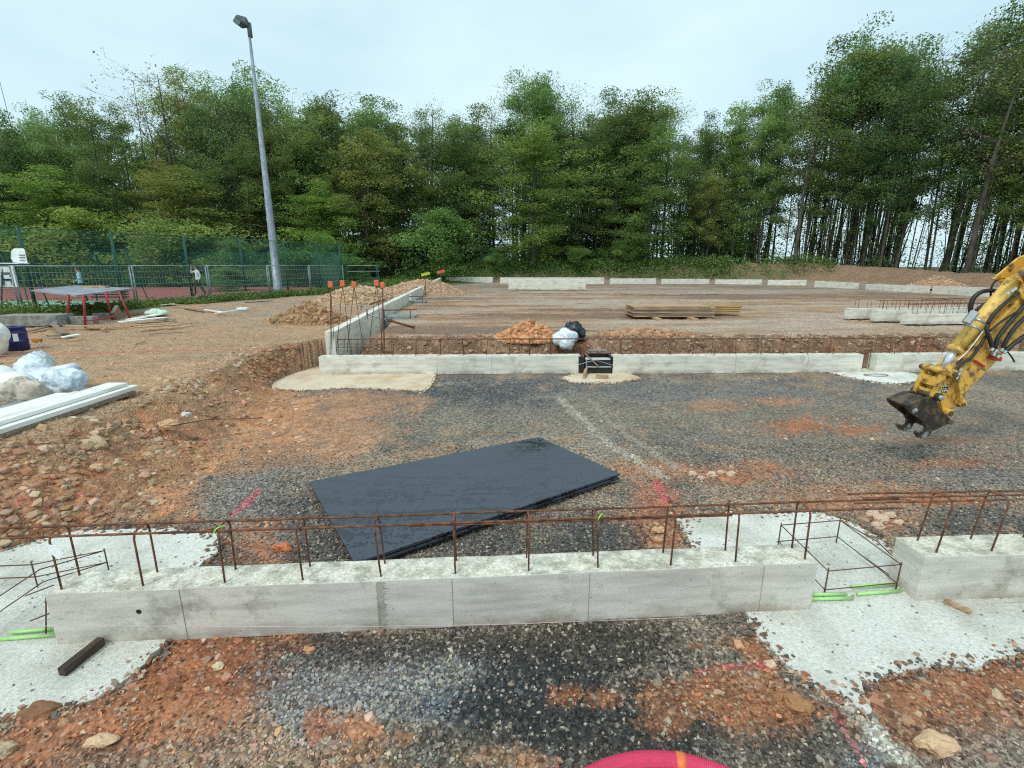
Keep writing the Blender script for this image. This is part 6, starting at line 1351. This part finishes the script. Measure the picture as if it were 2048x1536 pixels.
while s < cum[-1] * .78:
    for off in (15, 20, 26):
        p, n = edge_at(s); q = p + n * (off + rg.uniform(-2, 2))
        if q.x > 40: continue
        hh = sky_height(q.x, q.y, 1) * rg.uniform(.62, .84)
        for k in range(26): cs_.append((q.x + rg.normal(0, 1.8), q.y + rg.normal(0, 1.8), 1 + hh * rg.uniform(.0, 1.0) ** 1.6)); rs_.append(rg.uniform(1.3, 2.4))
    s += 2.6
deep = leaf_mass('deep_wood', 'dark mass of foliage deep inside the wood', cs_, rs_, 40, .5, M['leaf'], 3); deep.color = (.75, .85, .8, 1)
# thin poles and undergrowth inside the wood
mb = MB()
for k in range(1200):
    s = rg.uniform(0, cum[-1]) if k % 2 else rg.uniform(cum[-1] * .6, cum[-1]); p, n = edge_at(s); q = p + n * rg.uniform(1, 26); z0 = .6; hh = rg.uniform(9, 21); l_ = rg.normal(0, .6, 2); r = rg.uniform(.04, .12)
    mb.tube([(q.x, q.y, z0), (q.x + l_[0], q.y + l_[1], z0 + hh * .5), (q.x + l_[0] * 2, q.y + l_[1] * 1.5, z0 + hh)], [r, r * .75, r * .3], 4, False)
me = bpy.data.meshes.new('saplings'); me.from_pydata([tuple(p) for p in mb.v], [], mb.f); me.materials.append(M['bark']); tag(link_mesh('saplings', me), 'countless thin saplings and poles inside the wood', kind='stuff')
cs_, rs_ = [], []
for k in range(3400):
    s = rg.uniform(0, cum[-1]) if k % 3 else rg.uniform(cum[-1] * .62, cum[-1]); p, n = edge_at(s); o_ = rg.uniform(-1.2, 16) ; q = p + n * o_
    h_ = rg.uniform(.2, 4.5) * (.55 if q.x > -15 and rg.random() < .5 else 1) * (3.2 if q.x > 30 and rg.random() < .75 else 2.2 if q.x > 5 and rg.random() < .5 else 1); cs_.append((q.x, q.y, gz(q.x, q.y) + h_)); rs_.append(rg.uniform(.5, 1.2))
ug = leaf_mass('undergrowth', 'green undergrowth along the foot of the wood', cs_, rs_, 36, .23, M['leaf'], 8); ug.color = (.7, .85, .7, 1)
# green growth over the far berm
cs_, rs_ = [], []
for k in range(2600):
    x = rg.uniform(-14, 36); i = x; y = float(np.interp(x, [-14, -9, -3, 12, 24, 34, 37], [60, 62, 62.5, 62, 61, 60, 56])) + rg.normal(-.4, 1.3)
    if abs(x - float(Y(1500, 540, 60).x)) < 2.6 and rg.random() < .85: continue
    if x > 30 and rg.random() < .4: continue
    cs_.append((x, y, gz(x, y) + rg.uniform(0, .55))); rs_.append(rg.uniform(.3, .7))
bs_ = leaf_mass('berm_growth', 'low green weeds and brambles covering the earth berm before the wood', cs_, rs_, 22, .22, M['weed'], 9, .6); bs_.color = (.95, 1.1, .95, 1)
# weeds and grass along the barrier fence
cs_, rs_ = [], []
for k in range(1700):
    s = rg.uniform(-6, 20.5); b_ = V((-20.06 + .37 * s, 20 + .93 * s, 0)); w = 2.6 if s < 1 else 1.1 if s < 8 else .8; q = b_ + V((.93, -.37, 0)) * rg.uniform(-.7, w) + V((rg.normal(0, .15), rg.normal(0, .3), 0))
    if s < 3: q += V((.9, -.4, 0)) * rg.random()
    h_ = rg.random() ** 2 * (.5 if s < .3 else .16 if s < 8 else .25); cs_.append((q.x, q.y, gz(q.x, q.y) + h_)); rs_.append(rg.uniform(.10, .3 if s < .3 else .19))
w1 = leaf_mass('weeds', 'rough green weeds and grass along the foot of the barrier fence', cs_, rs_, 34, .11, M['weed'], 12, .9); w1.color = (.95, 1, .9, 1)
cs_, rs_ = [], []
for k in range(1400):
    x = rg.uniform(-30, -8.5); y = rg.uniform(41, 58); 
    if x < -15 and y < 45.2: continue
    cs_.append((x, y, gz(x, y) + rg.uniform(0, .3))); rs_.append(rg.uniform(.2, .5))
w2 = leaf_mass('meadow_grass', 'bright grass and weeds between the court and the wood', cs_, rs_, 22, .2, M['weed'], 13, .7); w2.color = (.8, 1, .75, 1)
cs_, rs_ = [], []
for k in range(900):
    x = rg.uniform(-46, -17); y = rg.uniform(44.8, 49); cs_.append((x, y, Z_UP + rg.uniform(0, 1.5) ** 1.2)); rs_.append(rg.uniform(.3, .7))
w3 = leaf_mass('hedge_growth', 'bushy green growth behind the far court fence', cs_, rs_, 30, .22, M['leaf'], 14, .8); w3.color = (1.0, 1.1, .9, 1)

# ------------------------------------------------------------------ people on the court
def body_mat(name, shoe, trou, shirt, skin, z1=.09, z2=.93, z3=1.47):
    m, nt, bs, out = new_mat(name); tc = N(nt, 'ShaderNodeTexCoord'); sp = N(nt, 'ShaderNodeSeparateXYZ'); nt.links.new(tc.outputs['Object'], sp.inputs[0])
    no = N(nt, 'ShaderNodeTexNoise', Scale=14.0, Detail=3.0); nt.links.new(tc.outputs['Object'], no.inputs['Vector'])
    def gt(z):
        g = N(nt, 'ShaderNodeMath', operation='GREATER_THAN'); g.inputs[1].default_value = z; nt.links.new(sp.outputs[2], g.inputs[0]); return g.outputs[0]
    c = mixc(nt, gt(z1), s2l(shoe), s2l(trou)); c = mixc(nt, gt(z2), c, s2l(shirt)); c = mixc(nt, gt(z3), c, s2l(skin))
    hs = N(nt, 'ShaderNodeHueSaturation'); nt.links.new(maprange(nt, no.outputs['Fac'], .3, .7, .85, 1.1), hs.inputs['Value']); nt.links.new(c, hs.inputs['Color'])
    nt.links.new(hs.outputs[0], bs.inputs['Base Color']); bs.inputs['Roughness'].default_value = .8; return m
def person(x, y, z, rz, joints, label, bm_, hair, skinm, sc=1.0):
    root = empty('person', (x, y, z), label, 'person', None, rz); root.scale = (sc, sc, sc)
    names = list(joints); vs = [joints[n][0] for n in names]; es = [(names.index(joints[n][2]), names.index(n)) for n in names if joints[n][2]]
    me = bpy.data.meshes.new('body'); me.from_pydata(vs, es, []); me.update(); o = link_mesh('body', me, root)
    md = o.modifiers.new('Skin', 'SKIN'); sv = me.skin_vertices[0].data
    for i, n in enumerate(names):
        r = joints[n][1]; sv[i].radius = r if isinstance(r, tuple) else (r, r); sv[i].use_root = (n == 'pelvis')
    ss_ = o.modifiers.new('Sub', 'SUBSURF'); ss_.levels = 2; ss_.render_levels = 2
    dg = bpy.context.evaluated_depsgraph_get(); me2 = bpy.data.meshes.new_from_object(o.evaluated_get(dg)); o.modifiers.clear(); o.data = me2; me2.materials.clear(); me2.materials.append(bm_)
    me2.polygons.foreach_set('use_smooth', [True] * len(me2.polygons))
    h = V(joints['head'][0]); f = V((0, -1, 0))
    # face and hair
    mb = MB()
    for sx_ in (-1, 1): mb.tube([h + V((sx_ * .032, -.088, .012)), h + V((sx_ * .032, -.098, .012))], .012, 8)
    mb.build_local = None
    def part(mb, name, mat, smooth=True):
        me = bpy.data.meshes.new(name); me.from_pydata([tuple(p) for p in mb.v], [], mb.f); me.update(); me.polygons.foreach_set('use_smooth', [smooth] * len(me.polygons)); me.materials.append(mat); return link_mesh(name, me, root)
    part(mb, 'eyes', M['ink']); part(MB().tube([h + V((0, -.088, .0)), h + V((0, -.118, -.022)), h + V((0, -.09, -.034))], [.009, .015, .008], 6), 'nose', skinm)
    part(MB().tube([h + V((-.024, -.09, -.055)), h + V((0, -.098, -.058)), h + V((.024, -.09, -.055))], .007, 5), 'mouth', M['red'])
    for sx_ in (-1, 1): part(MB().tube([h + V((sx_ * .082, .0, .02)), h + V((sx_ * .094, .01, .0)), h + V((sx_ * .084, .0, -.03))], [.012, .016, .01], 6), 'ear', skinm)
    bmh = bmesh.new(); bmesh.ops.create_icosphere(bmh, subdivisions=3, radius=1)
    for w in list(bmh.verts):
        c = w.co; w.co = V((c.x * .098, c.y * .112 + .012, c.z * .115 + .035)) * (1 + .05 * float(vnoise(c.x * 5, c.y * 5 + c.z * 3, 2))) + h
    bmesh.ops.delete(bmh, geom=[w for w in bmh.verts if (w.co.y < h.y - .05 and w.co.z < h.z + .055) or w.co.z < h.z - .06], context='VERTS')
    me = bpy.data.meshes.new('hair'); bmh.to_mesh(me); bmh.free(); me.materials.append(hair); me.polygons.foreach_set('use_smooth', [True] * len(me.polygons)); link_mesh('hair', me, root)
    for sd_ in ('L', 'R'):                                                # palm, four fingers, thumb
        wv, el = V(joints['wrist' + sd_][0]), V(joints['elbow' + sd_][0]); d = (wv - el).normalized(); s1 = d.cross(V((0, 0, 1)) if abs(d.z) < .9 else V((0, -1, 0))).normalized(); up_ = s1.cross(d)
        mb = MB(); mb.tube([wv - d * .01, wv + d * .04, wv + d * .085], [.024, .036, .034], 8)
        for k, (o_, L_) in enumerate(((-.03, .062), (-.01, .078), (.01, .073), (.029, .055))):
            b_ = wv + d * .08 + s1 * o_; mb.tube([b_, b_ + d * L_ * .5 - up_ * .006, b_ + d * L_ - up_ * .024], [.0095, .009, .006], 6)
        mb.tube([wv + d * .03 + s1 * -.03, wv + d * .055 + s1 * -.055, wv + d * .085 + s1 * -.062], [.012, .011, .007], 6); part(mb, 'hand', skinm)
    return root
def joints(arms, legs, neck_fwd=0.0):
    J = {'pelvis': ((0, 0, .98), (.15, .105), None), 'belly': ((0, 0, 1.10), (.135, .10), 'pelvis'), 'chest': ((0, 0, 1.30), (.155, .11), 'belly'), 'collar': ((0, 0, 1.42), (.10, .08), 'chest'),
         'neck': ((0, -.01 + neck_fwd, 1.50), (.05, .05), 'collar'), 'headb': ((0, -.02 + neck_fwd, 1.56), (.07, .075), 'neck'), 'head': ((0, -.02 + neck_fwd, 1.64), (.078, .092), 'headb'), 'crown': ((0, -.01 + neck_fwd, 1.715), (.058, .07), 'head')}
    for sd_, sx_ in (('L', -1), ('R', 1)):
        J['shoulder' + sd_] = ((sx_ * .165, 0, 1.40), (.062, .062), 'collar'); e, w = arms[sd_]; J['elbow' + sd_] = (e, (.045, .045), 'shoulder' + sd_); J['wrist' + sd_] = (w, (.028, .028), 'elbow' + sd_)
        k_, a_ = legs[sd_]; J['hip' + sd_] = ((sx_ * .09, 0, .90), (.088, .09), 'pelvis'); J['knee' + sd_] = (k_, (.062, .062), 'hip' + sd_); J['ankle' + sd_] = (a_, (.042, .042), 'knee' + sd_)
        J['toe' + sd_] = ((a_[0], a_[1] - .15, .04), (.038, .034), 'ankle' + sd_)
    return J
zc = Z_UP + .08
b1 = body_mat('clothes_light_blue', (60, 60, 64), (36, 38, 46), (150, 196, 214), (206, 158, 134), .08, .95, 1.47)
x1 = at_u(154, 26.4)
person(x1, 26.4, zc, math.radians(-60), joints({'L': ((-.40, -.05, 1.33), (-.66, -.10, 1.40)), 'R': ((.34, .05, 1.20), (.42, -.12, 1.06))}, {'L': ((-.10, -.05, .5), (-.11, .0, .09)), 'R': ((.12, .06, .5), (.15, .16, .09))}),
       'person in light blue top, one arm stretched out, on the court behind the table', b1, M['hair'], M['skin'], 1.04)
b2 = body_mat('clothes_white', (40, 40, 44), (30, 30, 38), (226, 232, 236), (206, 160, 138), .08, .93, 1.47)
x2 = at_u(391, 31.5)
person(x2, 31.5, zc, math.radians(-35), joints({'L': ((-.20, -.22, 1.30), (-.09, -.22, 1.55)), 'R': ((.27, .06, 1.14), (.26, -.06, .90))}, {'L': ((-.10, -.16, .52), (-.12, -.18, .09)), 'R': ((.12, .08, .50), (.16, .26, .10))}),
       'person in white top and black trousers walking behind the barrier fence', b2, M['hairdark'], M['skin'], 1.1)
